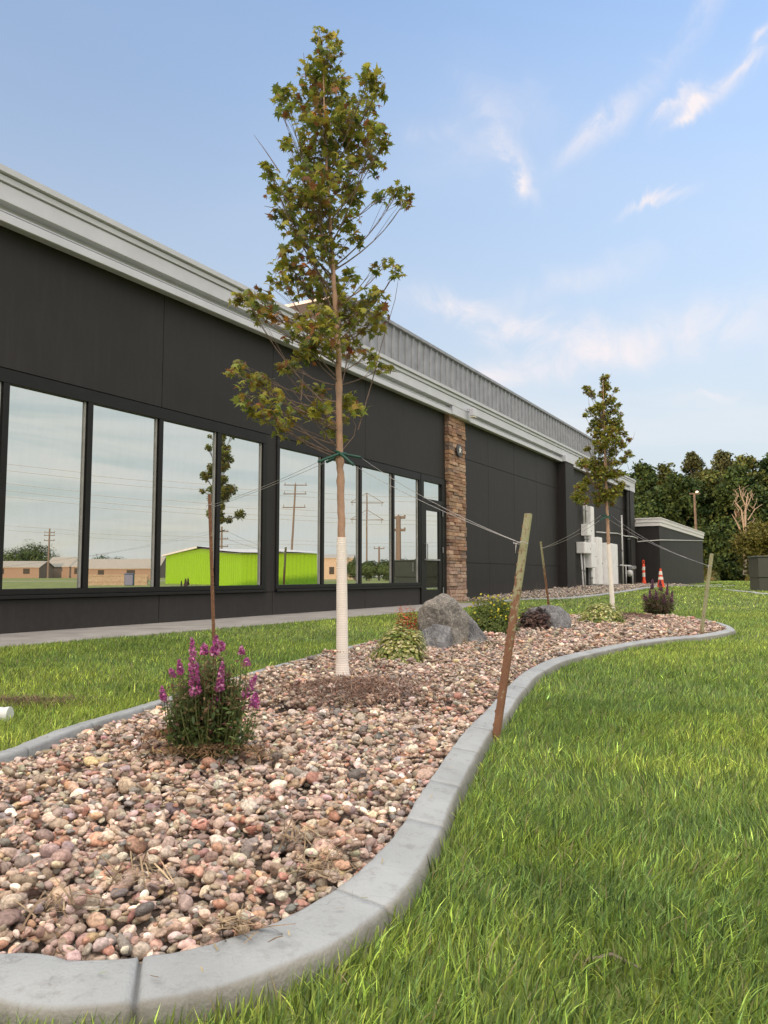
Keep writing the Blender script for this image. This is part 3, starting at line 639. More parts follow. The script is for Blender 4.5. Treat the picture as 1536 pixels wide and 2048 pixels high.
pipe('downpipe', [(32.55, .12, .2), (32.55, .12, 4.1)], .07, 'black downpipe tucked beside the end pier of the building', 'downpipe', 'black')
gm = onwall(32.0, .3, .2, 'gas_meter', 'grey gas meter with pipework beside the end pier', 'meter')
a = MB(); a.tube([(-1.3, .1, .86), (.5, .1, .86), (.75, .1, .84)], .03); a.tube([(.35, 0, 0), (.35, 0, .78)], .03); a.tube([(-.8, 0, .0), (-.8, 0, .86)], .02); a.build('pipework', M['conduit'], gm, smooth=True)
a = MB(); a.lathe([(0, -.1), (.11, -.09), (.14, 0), (.11, .09), (0, .1)], c=(-.25, -.02, .56), axis='Y', seg=16); a.build('regulator', M['conduit'], gm, smooth=True)
a = MB(); a.box(-.05, .42, -.1, .1, .70, .83, bev=.02); a.box(.45, .8, -.07, .07, .74, .86, bev=.02); a.build('meter_body', M['metal'], gm)

# traffic delineator and cone
p = G(1288, 1172); dn = empty('traffic_delineator', p, 0, 'orange tubular traffic post with white bands and loop top in front of the annex', 'traffic post')
a = MB(); a.lathe([(.14, 0), (.14, .04), (.10, .07), (.095, .10), (.07, .27), (.06, .30), (.055, .90), (.03, .93)], seg=18); a.build('tube', M['orange'], dn, smooth=True)
for z0, z1 in ((.38, .55), (.66, .80)): a = MB(); a.lathe([(.0595, z0), (.0625, z0+.003), (.0625, z1), (.0585, z1)], seg=18); a.build('reflective_band', M['reflective'], dn)
a = MB(); a.tube([(.035*math.cos(t), 0, 1.0+.08*math.sin(t)) for t in np.linspace(-.9, math.pi+.9, 12)], .017); a.build('loop_handle', M['orange'], dn, smooth=True)
p = G(1322, 1176); cn = empty('traffic_cone', p, .4, 'orange traffic cone with two white collars behind the far purple shrub', 'traffic cone')
a = MB(); a.box(-.18, .18, -.18, .18, 0, .03, bev=.008); a.lathe([(.13, .03), (.125, .05), (.03, .68), (.028, .70)], seg=18); a.build('cone_body', M['orange'], cn)
for z0, z1 in ((.30, .40), (.47, .60)):
    r0 = .125-(z0-.05)*.151+.004; r1 = .125-(z1-.05)*.151+.004
    a = MB(); a.lathe([(r0-.004, z0), (r0, z0), (r1, z1), (r1-.004, z1)], seg=18); a.build('collar', M['reflective'], cn)

# transformer box with pad
p = G(1519, 1184); tb = empty('transformer_box', p, -.25, 'olive green metal transformer cabinet at the right edge of the lawn', 'transformer')
a = MB(); a.box(0, 1.5, 0, 1.3, .0, .42, bev=.01); a.build('base', M['green_box'], tb); a = MB(); a.box(-.02, 1.52, -.03, 1.32, .423, 1.0, bev=.012); a.box(-.04, 1.54, -.05, 1.34, 1.002, 1.05, bev=.015); a.build('cabinet', M['green_box'], tb)
a = MB(); a.box(.5, .54, -.06, -.03, .62, .95); a.build('handle', M['metal'], tb)
pd = []
for u, v in ((1452, 1180), (1475, 1177), (1536, 1178)): q_ = G(u, v); pd.append(q_)
P_ = [G(1453, 1181), G(1478, 1184), G(1510, 1187), G(1560, 1191)]
curb('transformer_edging', catmull([tuple(q_[:2]) for q_ in P_]+[(P_[-1][0]+3, P_[-1][1]-.6)], 8, closed=False), False, .16, .05, 'pale concrete edging in front of the green transformer cabinet', 'edging', 2, .1)
tag(filled('gravel_pad', [tuple(q_[:2]) for q_ in P_]+[(P_[-1][0]+3, P_[-1][1]-.6), (P_[-1][0]+3, P_[-1][1]+3.2), (P_[0][0]+3, P_[0][1]+3.2), (P_[0][0]+.4, P_[0][1]+.6)], lambda x, y: float(gz(x, y))+.02, M['concrete']), 'pale gravel pad around the transformer cabinet', None, kind='structure')
K0 = [G(1397, 1174), G(1430, 1175), G(1466, 1172)]
curb('annex_edging', catmull([tuple(q_[:2]) for q_ in K0], 6, closed=False), False, .2, .05, 'short pale concrete edging on the grass at the right corner of the annex', 'edging', 2, .1)

# ------------------------------------------------------------------ rock helpers and pebbles
def ico(sub):
    b = bmesh.new(); bmesh.ops.create_icosphere(b, subdivisions=sub, radius=1); V = np.array([v.co[:] for v in b.verts]); F = np.array([[v.index for v in f.verts] for f in b.faces]); b.free(); return V, F
def noise3(V, seed, f=1.0, oct=3):
    r = np.random.default_rng(seed); out = np.zeros(len(V)); a = 1
    for o in range(oct):
        for _ in range(5):
            k = r.normal(0, 1, 3)*f*(2**o)*1.6; out += a*np.sin(V@k+r.uniform(0, 6.28))/5
        a *= .55
    return out
def rock(name, planes, sub, seed, m, loc, label, cat='boulder', nz=.05, rz=0):
    r9 = np.random.default_rng(seed+500); planes = list(planes)
    for _ in range(26):
        v = r9.normal(0, 1, 3); v /= np.linalg.norm(v); dd = min(q[3]/max(.05, float(np.dot(v, np.array(q[:3])/np.linalg.norm(q[:3])))) for q in planes[:7]); planes.append((*v, dd*r9.uniform(.90, .99)))
    V, F = ico(sub); Nn = np.array([p[:3] for p in planes], float); Nn /= np.linalg.norm(Nn, axis=1)[:, None]; D = np.array([p[3] for p in planes])
    dots = V@Nn.T; rr = np.where(dots > .05, D/np.maximum(dots, .05), 9); k = 320.0
    r_ = -np.log(np.exp(-k*rr/.3).sum(1))*.3/k
    P = V*r_[:, None]; rg = (1-np.abs(noise3(V, seed+9, 2.6, 3)))**3*.035; P = P*(1-rg[:, None])
    P = P*(1+nz*noise3(V, seed, 2.2, 4)[:, None])+V*(np.abs(noise3(P*14, seed+1, 1, 3))*.006)[:, None]
    o = npmesh(name, P, [F], m, smooth=False); o.location = loc; o.rotation_euler = (0, 0, rz); return tag(o, label, cat)
def pebbles(name, xy, size, base, sub, seed, pal, cell=.01, zlim=None, label=None, embed=.35):
    """drop flattened stones one by one on to a height map so that they pile up"""
    r = np.random.default_rng(seed); n = len(xy)
    V0, F0 = ico(sub); nv = len(V0)
    shapes = []
    for k in range(26):
        W = V0*(1+.20*noise3(V0, seed*50+k, 1.1, 2)[:, None])
        for _ in range(r.integers(4, 10)):        # a few flattish worn faces
            nn = r.normal(0, 1, 3); nn /= np.linalg.norm(nn); dd = r.uniform(.5, .85); e_ = W@nn; W = W-np.maximum(e_-dd, 0)[:, None]*nn*.8
        shapes.append(W)
    shapes = np.array(shapes)
    a = size; b = a*r.uniform(.55, .95, n); c = a*r.uniform(.38, .68, n)
    x0, y0 = xy.min(0)-.1; nx, ny = ((xy.max(0)+.1-(x0, y0))/cell).astype(int)+2
    Hm = np.zeros((nx, ny), np.float32); zc = np.zeros(n)
    ix = ((xy[:, 0]-x0)/cell).astype(int); iy = ((xy[:, 1]-y0)/cell).astype(int)
    for i in range(n):
        rr = max(1, int(round((a[i]+b[i])*.5*.8/cell))); sl = Hm[max(ix[i]-rr, 0):ix[i]+rr+1, max(iy[i]-rr, 0):iy[i]+rr+1]
        h = sl.mean()*.75+sl.max()*.25; top = h+c[i]*(2-embed); zc[i] = h+c[i]*(1-embed)
        np.maximum(sl, top*.92, out=sl)
    yaw = r.uniform(0, 6.28, n); t1 = r.normal(0, .30, n); t2 = r.normal(0, .30, n)
    cy, sy, c1, s1, c2, s2 = np.cos(yaw), np.sin(yaw), np.cos(t1), np.sin(t1), np.cos(t2), np.sin(t2)
    Z0 = np.zeros(n); O1 = np.ones(n)
    Rz = np.stack([cy, -sy, Z0, sy, cy, Z0, Z0, Z0, O1], 1).reshape(n, 3, 3)
    Rx = np.stack([O1, Z0, Z0, Z0, c1, -s1, Z0, s1, c1], 1).reshape(n, 3, 3)
    Ry = np.stack([c2, Z0, s2, Z0, O1, Z0, -s2, Z0, c2], 1).reshape(n, 3, 3)
    Rm = Rx@Ry@Rz
    S = shapes[r.integers(0, len(shapes), n)]*np.stack([a, b, c], 1)[:, None, :]
    P = np.einsum('nij,nkj->nki', Rm, S)
    P[:, :, 0] += xy[:, 0:1]; P[:, :, 1] += xy[:, 1:2]; P[:, :, 2] += (zc+base)[:, None]
    F = (F0[None]+(np.arange(n)*nv)[:, None, None]).reshape(-1, 3)
    pal = np.array(pal); pw = pal[:, 3]/pal[:, 3].sum(); col = (pal[:, :3]*.8+.2*pal[:, :3].mean(1)[:, None])[r.choice(len(pal), n, p=pw)]*np.exp(r.normal(0, .24, (n, 1)))*np.array([.98, .915, .85])*(1+r.normal(0, .05, (n, 3)))
    return P.reshape(-1, 3), F, np.repeat(col, nv, 0)
PAL = [(.46,.33,.25,6),(.40,.30,.24,6),(.52,.42,.34,5),(.36,.28,.23,5),(.30,.25,.22,3),(.25,.235,.225,2),(.58,.50,.43,3),(.50,.28,.19,1.6),(.42,.21,.15,.8),(.62,.57,.50,1.5),(.17,.155,.15,.6),(.50,.37,.22,1),(.30,.16,.14,.25)]
def scatter(density, ymin, ymax, seed, poly=BEDIN, pad=.0):
    r = np.random.default_rng(seed); x0, x1 = -2.2, 4.6
    n = int(density*(x1-x0)*(ymax-ymin)); g = r.uniform((x0, ymin), (x1, ymax), (n, 2))
    return g
def bedpick(g, rad):
    k = inside(BED, g[:, 0], g[:, 1]); g = g[k]; rad = rad[k]
    # keep off the edging
    Q = BEDIN; out = np.ones(len(g), bool)
    for i in range(0, len(g), 4000):
        d = np.min(np.hypot(g[i:i+4000, 0:1]-Q[None, :, 0], g[i:i+4000, 1:2]-Q[None, :, 1]), axis=1); out[i:i+4000] = d > rad[i:i+4000]*.92
    g = g[out]; rad = rad[out]
    f = np.abs(g[:, 0]) < .56*g[:, 1]+.75
    return g[f], rad[f]
VV, FF, CC = [], [], []; off = 0
def psize(n, seed, lo=.011, hi=.034): 
    r = np.random.default_rng(seed); return np.clip(np.exp(r.normal(math.log(.0108), .38, n)), .0055, hi)
for (dens, y0, y1, sub, sd) in ((6600, 1.0, 2.1, 2, 1), (6000, 2.1, 3.6, 2, 2), (4400, 3.6, 6.0, 1, 3), (2200, 6.0, 12.5, 1, 4)):
    g = scatter(dens, y0, y1, sd+20); rad = psize(len(g), sd)*(1 if y1 < 4 else (1.1 if y1 < 7 else 1.45))
    g, rad = bedpick(g, rad)
    zb = .014+.006*noise3(np.c_[g, np.zeros(len(g))]*1.3, 5, 1, 2)
    P, F, Cc = pebbles('x', g, rad, zb, sub, sd, PAL, cell=.008 if y1 < 4 else .016, embed=.55)
    VV.append(P); FF.append(F+off); CC.append(Cc); off += len(P)
# some larger stones lying on top
r_ = np.random.default_rng(77); g = scatter(60, 1.0, 6, 91); rad = r_.uniform(.018, .030, len(g)); g, rad = bedpick(g, rad)
P, F, Cc = pebbles('x', g, rad, np.full(len(g), .040), 3, 9, PAL, embed=.5); VV.append(P); FF.append(F+off); CC.append(Cc); off += len(P)
tag(npmesh('river_rock', np.vstack(VV), [np.vstack(FF)], M['pebble'], np.vstack(CC), smooth=True), 'pinkish tan rounded river rock filling the planting bed', 'gravel', kind='stuff')
# grey gravel on the strip
r_ = np.random.default_rng(5); n = 16000; ss = r_.uniform(16.1, 34.6, n); qq = r_.uniform(0.03, 2.4, n)
ql = np.interp(ss, [toSQ(*p)[0] for p in STR], [toSQ(*p)[1] for p in STR]); k = qq < ql-.02; ss, qq = ss[k], qq[k]
xy = np.array([SQ(s, q)[:2] for s, q in zip(ss, qq)])
P, F, Cc = pebbles('x', xy, r_.uniform(.02, .04, len(xy)), gz(xy[:, 0], xy[:, 1])-.01, 1, 6, [(.42,.35,.30,3),(.30,.27,.25,3),(.50,.44,.38,2),(.22,.2,.19,1)], cell=.03)
tag(npmesh('gravel', P, [F], M['pebble'], Cc, smooth=True), 'grey gravel strip between the dark wall and its edging', 'gravel', kind='stuff')

# ------------------------------------------------------------------ grass
def vnoise(x, y, f, seed):
    r = np.random.default_rng(seed); o = 0
    for k in range(6):
        a, b = r.normal(0, f, 2); o = o+np.sin(a*x+b*y+r.uniform(0, 6.3))
    return o/6
def blades(xy, h, wd, seg, seed, lean=.52):
    r = np.random.default_rng(seed); n = len(xy); x, y = xy.T
    yaw = r.uniform(0, 2*np.pi, n); field = vnoise(x, y, 5, 3)*3.2
    la = np.where(r.random(n) < .6, field+r.normal(0, .7, n), r.uniform(0, 6.28, n))
    ln = np.abs(r.normal(lean, .28, n)); hh = h*(1+.25*vnoise(x, y, 4, 8))*r.uniform(.6, 1.25, n); w_ = wd*r.uniform(.6, 1.3, n)
    z0 = gz(x, y)+.016; P = []
    for k in range(seg+1):
        t = k/seg; bend = ln*hh*(t**1.7); zz = hh*t*(1-.28*ln*t); ww = w_*.5*(1-t**1.8)
        cx, cy_ = x+np.cos(la)*bend, y+np.sin(la)*bend; dx, dy = np.cos(yaw)*ww, np.sin(yaw)*ww
        if k < seg: P += [np.stack([cx-dx, cy_-dy, z0+zz], 1), np.stack([cx+dx, cy_+dy, z0+zz], 1)]
        else: P += [np.stack([cx, cy_, z0+zz], 1)]
    nv = len(P); V = np.stack(P, 1).reshape(-1, 3); b = np.arange(n)[:, None]*nv
    quads = [b+np.array([[2*k, 2*k+1, 2*k+3, 2*k+2]]) for k in range(seg-1)]
    tri = b+np.array([[2*seg-2, 2*seg-1, 2*seg]])
    m = vnoise(x, y, 1.6, 4); m2 = vnoise(x, y, 6, 9); q = r.random(n)
    base = np.array([.250, .345, .065]); yel = np.array([.52, .56, .12]); blu = np.array([.145, .235, .08])
    f = np.clip(.45+.30*m+.30*m2+r.normal(0, .24, n), 0, 1)[:, None]
    c = np.where(f > .5, base+(yel-base)*(f-.5)*2, blu+(base-blu)*f*2)*np.exp(r.normal(0, .48, (n, 1)))
    c[q < .03] = (.48, .40, .22)
    return V, quads, tri, np.repeat(c, nv, 0)
def lawnmask(x, y):
    s, q = toSQ(x, y)
    k = ~inside(BEDOUT, x, y) & (q > np.where(s < 15.9, 1.29, 0.2)) & (np.abs(x) < .53*np.maximum(y, 0)+.75) & (y > .35)
    ql = np.interp(s, [toSQ(*p)[0] for p in STR], [toSQ(*p)[1] for p in STR])
    k &= ~((s > 15.8) & (s < 42) & (q < ql+.2)); k &= ~((s > 34) & (s < 48.2) & (q < 1.2))
    return k
def ring(dens, y0, y1, seed):
    r = np.random.default_rng(seed); X = .53*y1+.75; n = int(dens*2*X*(y1-y0)); x = r.uniform(-X, X, n); y = r.uniform(y0, y1, n)
    k = lawnmask(x, y); return np.stack([x[k], y[k]], 1)
VV, QQ, TT, CC = [], [], [], []; off = 0
for (dens, y0, y1, h, wd, seg, sd) in ((19000, .35, 2.2, .050, .0036, 3, 1), (10000, 2.2, 4.0, .046, .0044, 2, 2), (4200, 4.0, 7.5, .042, .0055, 2, 3), (1200, 7.5, 14, .045, .010, 1, 4), (260, 14, 28, .05, .022, 1, 5), (45, 28, 60, .07, .06, 1, 6)):
    xy = ring(dens, y0, y1, sd+40); V, q_, t_, c = blades(xy, h, wd, seg, sd)
    VV.append(V); QQ += [x+off for x in q_]; TT.append(t_+off); CC.append(c); off += len(V)
tag(npmesh('grass', np.vstack(VV), [np.vstack(QQ), np.vstack(TT)], M['grass'], np.vstack(CC)), 'green lawn grass blades around the bed', 'grass', kind='stuff')

# ------------------------------------------------------------------ leaves
def leafmesh(name, pos, size, shape, col, mat_, parent, seed, up=.5, cup=.25, nrm=None):
    """shape: outline [(x,y)] as fan about the origin; pos (n,3) world"""
    r = np.random.default_rng(seed); n = len(pos); S = np.array(shape); m = len(S)
    nn = r.normal(0, 1, (n, 3)); nn[:, 2] = np.abs(nn[:, 2])*(1+up*2)+up
    if nrm is not None: nn = nn*.6+nrm
    nn /= np.linalg.norm(nn, axis=1)[:, None]
    t = r.normal(0, 1, (n, 3)); t -= (t*nn).sum(1)[:, None]*nn; t /= np.linalg.norm(t, axis=1)[:, None]; b = np.cross(nn, t)
    L = np.vstack([[0, .35*S[:, 1].mean()], S]); rr = (L**2).sum(1)
    P = (t[:, None]*L[None, :, :1]+b[:, None]*L[None, :, 1:2])*size[:, None, None]-nn[:, None]*(rr*cup)[None, :, None]*size[:, None, None]*r.uniform(.2, 1.6, (n, 1, 1))
    P = P+pos[:, None]
    if parent is not None:
        P = P-np.array(parent.location)
    base = np.arange(n)[:, None, None]*(m+1); i = np.arange(m)
    F = (base+np.stack([np.zeros(m, int), i+1, (i+1) % m+1], 1)[None]).reshape(-1, 3)
    return npmesh(name, P.reshape(-1, 3), [F], mat_, np.repeat(col, m+1, 0), parent)
MAPLE = [(0,-.45),(.10,-.12),(.42,-.34),(.36,-.08),(.72,.05),(.42,.16),(.50,.52),(.24,.40),(.14,.58),(0,1.0),(-.14,.58),(-.24,.40),(-.50,.52),(-.42,.16),(-.72,.05),(-.36,-.08),(-.42,-.34),(-.10,-.12)]
OVAL = [(0,-.5),(.16,-.25),(.2,.05),(.12,.35),(0,.55),(-.12,.35),(-.2,.05),(-.16,-.25)]
ROUND = [(0,-.5),(.28,-.25),(.32,.1),(.18,.42),(0,.52),(-.18,.42),(-.32,.1),(-.28,-.25)]
TUFT = [(0,-.5),(.5,-.1),(.15,.05),(.35,.5),(0,.2),(-.4,.45),(-.2,.0),(-.5,-.2)]
def palette(n, pal, seed, jit=.18):
    r = np.random.default_rng(seed); pal = np.array(pal, float); w_ = pal[:, 3]/pal[:, 3].sum()
    return pal[r.choice(len(pal), n, p=w_), :3]*np.exp(r.normal(0, jit, (n, 1)))
def qbez(a, b, c, n=6): return [(a*(1-t)**2+b*2*t*(1-t)+c*t*t) for t in np.linspace(0, 1, n)]
MAPPAL = [(.30,.29,.045,6),(.24,.28,.05,5),(.35,.31,.05,4),(.14,.175,.045,3),(.28,.19,.04,2),(.28,.12,.05,1.1),(.11,.15,.045,1.5)]
def young_maple(base, tpx, Y, clusters, dens, label, dspread, wrap_top, twigs, seed, leaf=.043, rscale=1.0, extra_pal=None, zmin=1.33):
    r = np.random.default_rng(seed); rr = random.Random(seed)
    t = empty('maple_tree', base, 0, label, 'tree')
    tp = [base]+[AT(u, v, Y) for u, v in tpx[1:]]
    rads = [x*rscale for x in (.030, .0225, .021, .020, .0165, .012, .0075, .003)][:len(tp)]
    # bark with nodes
    P = []; Rd = []
    for i in range(len(tp)-1):
        for k in range(10):
            f_ = k/10; P.append(tp[i].lerp(tp[i+1], f_)+Vector((rr.gauss(0, .0012), rr.gauss(0, .0012), 0))); Rd.append((rads[i]*(1-f_)+rads[i+1]*f_)*(1+(.22 if rr.random() < .12 else 0)+rr.gauss(0, .015)))
    P.append(tp[-1]); Rd.append(rads[-1])
    a = MB(); a.tube(local(t, P), Rd, 12); a.build('trunk', M['bark'], t, smooth=True)
    # spiral wrap
    zt = wrap_top; a = MB(); pts = []; rd = []; z = base.z+.005; k = 0
    def trunk_at(z):
        for i in range(len(tp)-1):
            if tp[i].z <= z <= tp[i+1].z:
                f_ = (z-tp[i].z)/(tp[i+1].z-tp[i].z); return tp[i].lerp(tp[i+1], f_), rads[i]*(1-f_)+rads[i+1]*f_
        return tp[-1], rads[-1]
    while z < zt:
        c_, r0 = trunk_at(z); flare = max(0, (base.z+.10-z))*.09
        pts.append(c_); rd.append((r0+.0055+flare)+(.0007 if k % 2 else -.0003)); z += .0065; k += 1
    a.tube(local(t, pts), rd, 20); a.build('trunk_wrap', M['wrap'], t, smooth=False)
    LP = []; LS = []; br = MB()
    for (u, v, rad) in clusters:
        Rw = rad/FPX*Y; Yc = Y+r.normal(0, dspread)
        c = AT(u, v, Yc); dxy = math.hypot(c.x-base.x, c.y-base.y)
        za = max(zmin+(0 if rr.random() < .10 else rr.uniform(.1, .8)), c.z-dxy*rr.uniform(.7, 1.4)-.06); za = max(zmin, min(za, tp[-1].z-.1, c.z-dxy*.35-.03)); A, ra = trunk_at(za)
        B = c+Vector((0, 0, Rw*.5)); mid = A.lerp(B, .5)+Vector(((B.x-A.x)*.18, (B.y-A.y)*.18, -.06*dxy))
        L = qbez(A, mid, B, 8); r0 = min(ra*.38, .0025+.0045*(B-A).length)
        br.tube(local(t, L), [r0*(1-.8*i/7) for i in range(8)], 6, cap=False)
        n = max(3, int(dens*(rad/50)**2*(r.uniform(.8, 1.2)))+3)
        for k in range(n):
            d = Vector(r.normal(0, 1, 3)); d.normalize(); d *= Rw*(r.random()**.45)*1.02; d.z *= .9
            p = c+d; LP.append(p); LS.append(leaf*r.uniform(.55, 1.25))
            if k % 3 == 0:
                q_ = L[rr.randint(3, 7)]; br.tube(local(t, [q_, q_.lerp(p, .55)+Vector((0, 0, .01)), p]), [.0016, .0012, .0008], 4, cap=False)
    for tw in twigs:
        br.tube(local(t, [AT(u, v, Y+(dz if len(x_) > 2 else 0)) for x_ in tw for (u, v, dz) in [(x_[0], x_[1], x_[2] if len(x_) > 2 else 0)]]), [.004-.003*i/(len(tw)-1) for i in range(len(tw))], 6, cap=False)
    br.build('branches', M['twig'], t, smooth=True)
    LP = np.array([p[:] for p in LP]); LS = np.array(LS); pal_ = MAPPAL
    col = palette(len(LP), pal_, seed, .22)
    patch = noise3(LP*4.5, seed+3, 1, 2)                     # whole twigs turning colour together
    col = np.where((patch > .74)[:, None], col*np.array([1.55, .75, .8]), col)
    leafmesh('foliage', LP, LS, MAPLE, col, M['leaf'], t, seed, up=.25, cup=.55)
    return t, trunk_at
T1 = [(640,72,20),(668,78,18),(655,110,38),(628,150,38),(660,165,45),(640,205,52),(685,215,38),(600,195,34),(565,185,22),(552,200,14),(575,225,20),(738,152,26),(760,175,22),(735,200,34),(705,235,45),(640,255,55),(690,275,50),(755,262,26),(768,290,22),(730,300,42),(745,330,28),(640,300,52),(612,330,42),(575,285,16),(540,345,18),(532,330,14),(548,375,26),(575,385,26),(620,365,45),(680,340,48),(700,375,36),(600,405,45),(650,405,45),(560,425,24),(705,395,30),(765,395,22),(800,385,26),(815,400,18),(640,450,42),(590,445,36),(695,440,32),(612,495,46),(570,520,30),(655,500,42),(705,480,24),(598,560,46),(555,555,26),(520,600,28),(490,598,24),(472,600,14),(512,630,20),(540,622,26),(650,560,42),(700,555,24),(650,600,48),(740,605,38),(760,630,22),(750,535,16),(775,525,16),(795,545,18),(700,630,46),(640,650,46),(592,655,38),(748,655,24),(655,690,40),(612,705,30),(700,695,30),(738,715,24),(770,738,18),(580,735,24),(560,732,16),(600,770,14),(478,735,24),(462,745,14),(500,770,28),(525,760,24),(495,805,22),(540,795,30),(565,830,30),(520,830,24),(560,860,20),(603,878,12),(640,825,28),(610,820,24),(700,800,28),(712,822,18),(655,862,22),(640,785,24),(690,840,14),(685,875,10)]
tw1 = [[(681,905),(708,872,.03),(712,850,.05),(700,835,.05)],[(677,899),(630,845,-.1),(600,800,-.18),(582,776,-.2)],[(683,890),(610,860,.1),(560,840,.15)],[(602,800,-.2),(607,742,-.22)],[(716,860),(745,760,.1),(760,700,.1),(790,600,.1),(798,550,.1)],[(560,345,.1),(530,300,.15),(508,270,.2)],[(612,160),(607,105)],[(590,440,.1),(545,415,.1),(528,412,.1)],[(760,738,0),(800,745,0)]]
b1 = G(685, 1357, .07); b1.z = .06
Y1 = b1.y
tree1, tr1 = young_maple(b1, [(685,1357),(683,1075),(681,950),(679,890),(677,700),(663,500),(652,300),(645,105)], Y1, T1, 108, 'tall young maple with olive leaves and white wrapped trunk in the bed foreground', .16, AT(683, 1075, Y1).z, tw1, 21, leaf=.040)
sc2 = 170/1161
T2c = [(540,180,60),(300,330,60),(360,400,55),(560,290,70),(700,340,40),(520,400,60),(640,470,55),(740,540,35),(580,520,75),(470,560,70),(370,640,80),(520,680,100),(265,680,30),(680,620,70),(750,680,40),(700,800,90),(560,800,100),(420,800,80),(330,880,32),(450,930,80),(620,930,100),(740,900,60),(820,940,40),(865,1020,34),(700,1040,80),(560,1060,80),(420,1060,50),(480,1150,80),(300,1130,45),(640,1180,80),(780,1100,50),(880,1210,55),(800,1290,60),(240,1340,80),(330,1340,70),(450,1330,100),(600,1330,100),(700,1330,50),(420,1450,100),(560,1480,100),(680,1480,80),(770,1480,50),(300,1580,70),(220,1680,85),(180,1800,90),(260,1850,65),(460,1640,70),(560,1760,90),(450,1850,80),(680,1740,90),(620,1860,70),(760,1640,60),(400,1760,45)]
T2 = [(1130+x*sc2, 730+y*sc2, r*sc2*1.15) for x, y, r in T2c]
b2 = G(1226, 1228, .045); b2.z = .06; Y2 = b2.y
cX = lambda x, y, d=0: (1130+x*sc2, 730+y*sc2, d)
tw2 = [[cX(800,1140,.1),cX(930,1010,.1),cX(960,900,.1)],[cX(330,1120,0),cX(280,910,0)],[cX(330,560,0),cX(322,440,0)],[cX(880,1450,0),cX(840,1320,0)],[cX(600,150,0),cX(640,120,0)],[cX(570,1700,0),cX(640,1600,0)],[cX(560,1930),cX(700,1830,.1),cX(740,1740,.1)]]
tree2, tr2 = young_maple(b2, [(1226,1228),(1217,1088),(1215,1035),(1213,1000),(1211,930),(1209,870),(1207,810),(1206,760)], Y2, T2, 200*9, 'smaller looking young maple with white wrapped trunk at the far end of the bed', .19, AT(1217,1088, Y2).z, tw2, 33, leaf=.043, rscale=1.15, zmin=1.75)

# ------------------------------------------------------------------ stakes and guy wires
def tpost(top, base, label, w_=.045, h0=.35):
    """steel T-section stake: flat face, web and studs; grows out of the ground"""
    d = (top-base); L = d.length; o = empty('tree_stake', base, 0, label, 'stake')
    o.rotation_mode = 'QUATERNION'; q = d.to_track_quat('Z', 'Y')@Matrix.Rotation(math.pi*1.06, 3, 'Z').to_quaternion(); o.rotation_quaternion = q
    a = MB(); n = 24
    pr = [(-w_/2, -.004), (w_/2, -.004), (w_/2, .004), (.006, .006), (.005, w_*.55), (-.005, w_*.55), (-.006, .006), (-w_/2, .004)]
    vs = []; cs = []
    for i in range(n+1):
        z = L*i/n; t_ = i/n; g_ = .12+.62*sstep((t_-h0)/.5)
        for (x, y) in pr: vs.append((x, y, z)); cs.append((g_, g_, g_, 1))
    k = len(pr); fs = [(i*k+j, i*k+(j+1) % k, (i+1)*k+(j+1) % k, (i+1)*k+j) for i in range(n) for j in range(k)]+[tuple(range(k))[::-1], tuple(n*k+j for j in range(k))]
    a.add(vs, fs); a.c = cs; z = .08
    while z < L-.03: a.box(-w_/2-.004, -w_/2+.002, -.006, .007, z-.006, z+.006, (.2, .2, .2, 1), bev=.0015); z += .052
    a.build('post', M['post'], o); return o
sb = G(988, 1494); s1t = AT(1056, 1027, sb.y+.05); tpost(s1t, sb, 'leaning steel stake, rusty red below and pale green above, in front of the edging', .034)
sb2 = G(432, 1352); s2t = AT(421, 988, sb2.y); tpost(s2t, sb2, 'brown rusty steel stake on the lawn behind the pink flowering plant', .032, .9)
sb3 = G(1100, 1226); s3t = AT(1082, 1083, sb3.y); tpost(s3t, sb3, 'green topped steel stake rising behind the far grey boulder', .045)
sb4 = G(1400, 1280); s4t = AT(1423, 1107, sb4.y); tpost(s4t, sb4, 'pale green leaning steel stake at the right tip of the edging', .042, -.2)
def sagline(A, B, sag, n=14): return [A.lerp(B, t)+Vector((0, 0, -sag*4*t*(1-t))) for t in np.linspace(0, 1, n)]
def guy(A1, A2, B, label, r0=.0013, sag=.015, B2=None):
    o = empty('guy_wire', B, 0, label, 'wire', 'guy wires of the young maples'); B2 = B2 or B
    X = A1.lerp(B, .62); a = MB()
    a.tube(local(o, sagline(A1, B, sag)), r0, 5); a.tube(local(o, sagline(A2, B2, sag*.7)), r0, 5); 
    ring_ = [B+Vector((.028*math.cos(t), .028*math.sin(t), .004*math.sin(3*t))) for t in np.linspace(0, 6.28*2, 26)]
    a.tube(local(o, ring_), r0, 5); a.tube(local(o, [B+Vector((-.02, -.02, 0)), B+Vector((-.026, -.03, -.04))]), r0, 5)
    a.build('strand', M['wire'], o, smooth=True); return o
def tie(tree_c, ends, label, rt, r=.0085):
    o = empty('tree_tie', tree_c, 0, label, 'tree tie'); out = []
    for (e1, e2) in ends:
        d1 = (e1-tree_c); d2 = (e2-tree_c); m_ = -(d1.normalized()+d2.normalized()); m_.z = 0
        m_ = m_.normalized()*(rt+r) if m_.length > .01 else Vector((rt+r, 0, 0))
        side = Vector((-m_.y, m_.x, 0))
        if side.dot(d1) < 0: side = -side
        pts = [e1, tree_c+side*1.0+m_*.2+d1*.12+Vector((0, 0, .008)), tree_c+m_+Vector((0, 0, .012)), tree_c-side*1.0+m_*.2+d2*.12+Vector((0, 0, .008)), e2]
        P = catmull([p[:] for p in pts], 6, closed=False); a = MB(); a.tube(local(o, [Vector(p) for p in P]), r, 10); a.build('hose', M['hose'], o, smooth=True)
    return o
c1, rt1 = tr1(AT(680, 912, Y1).z)
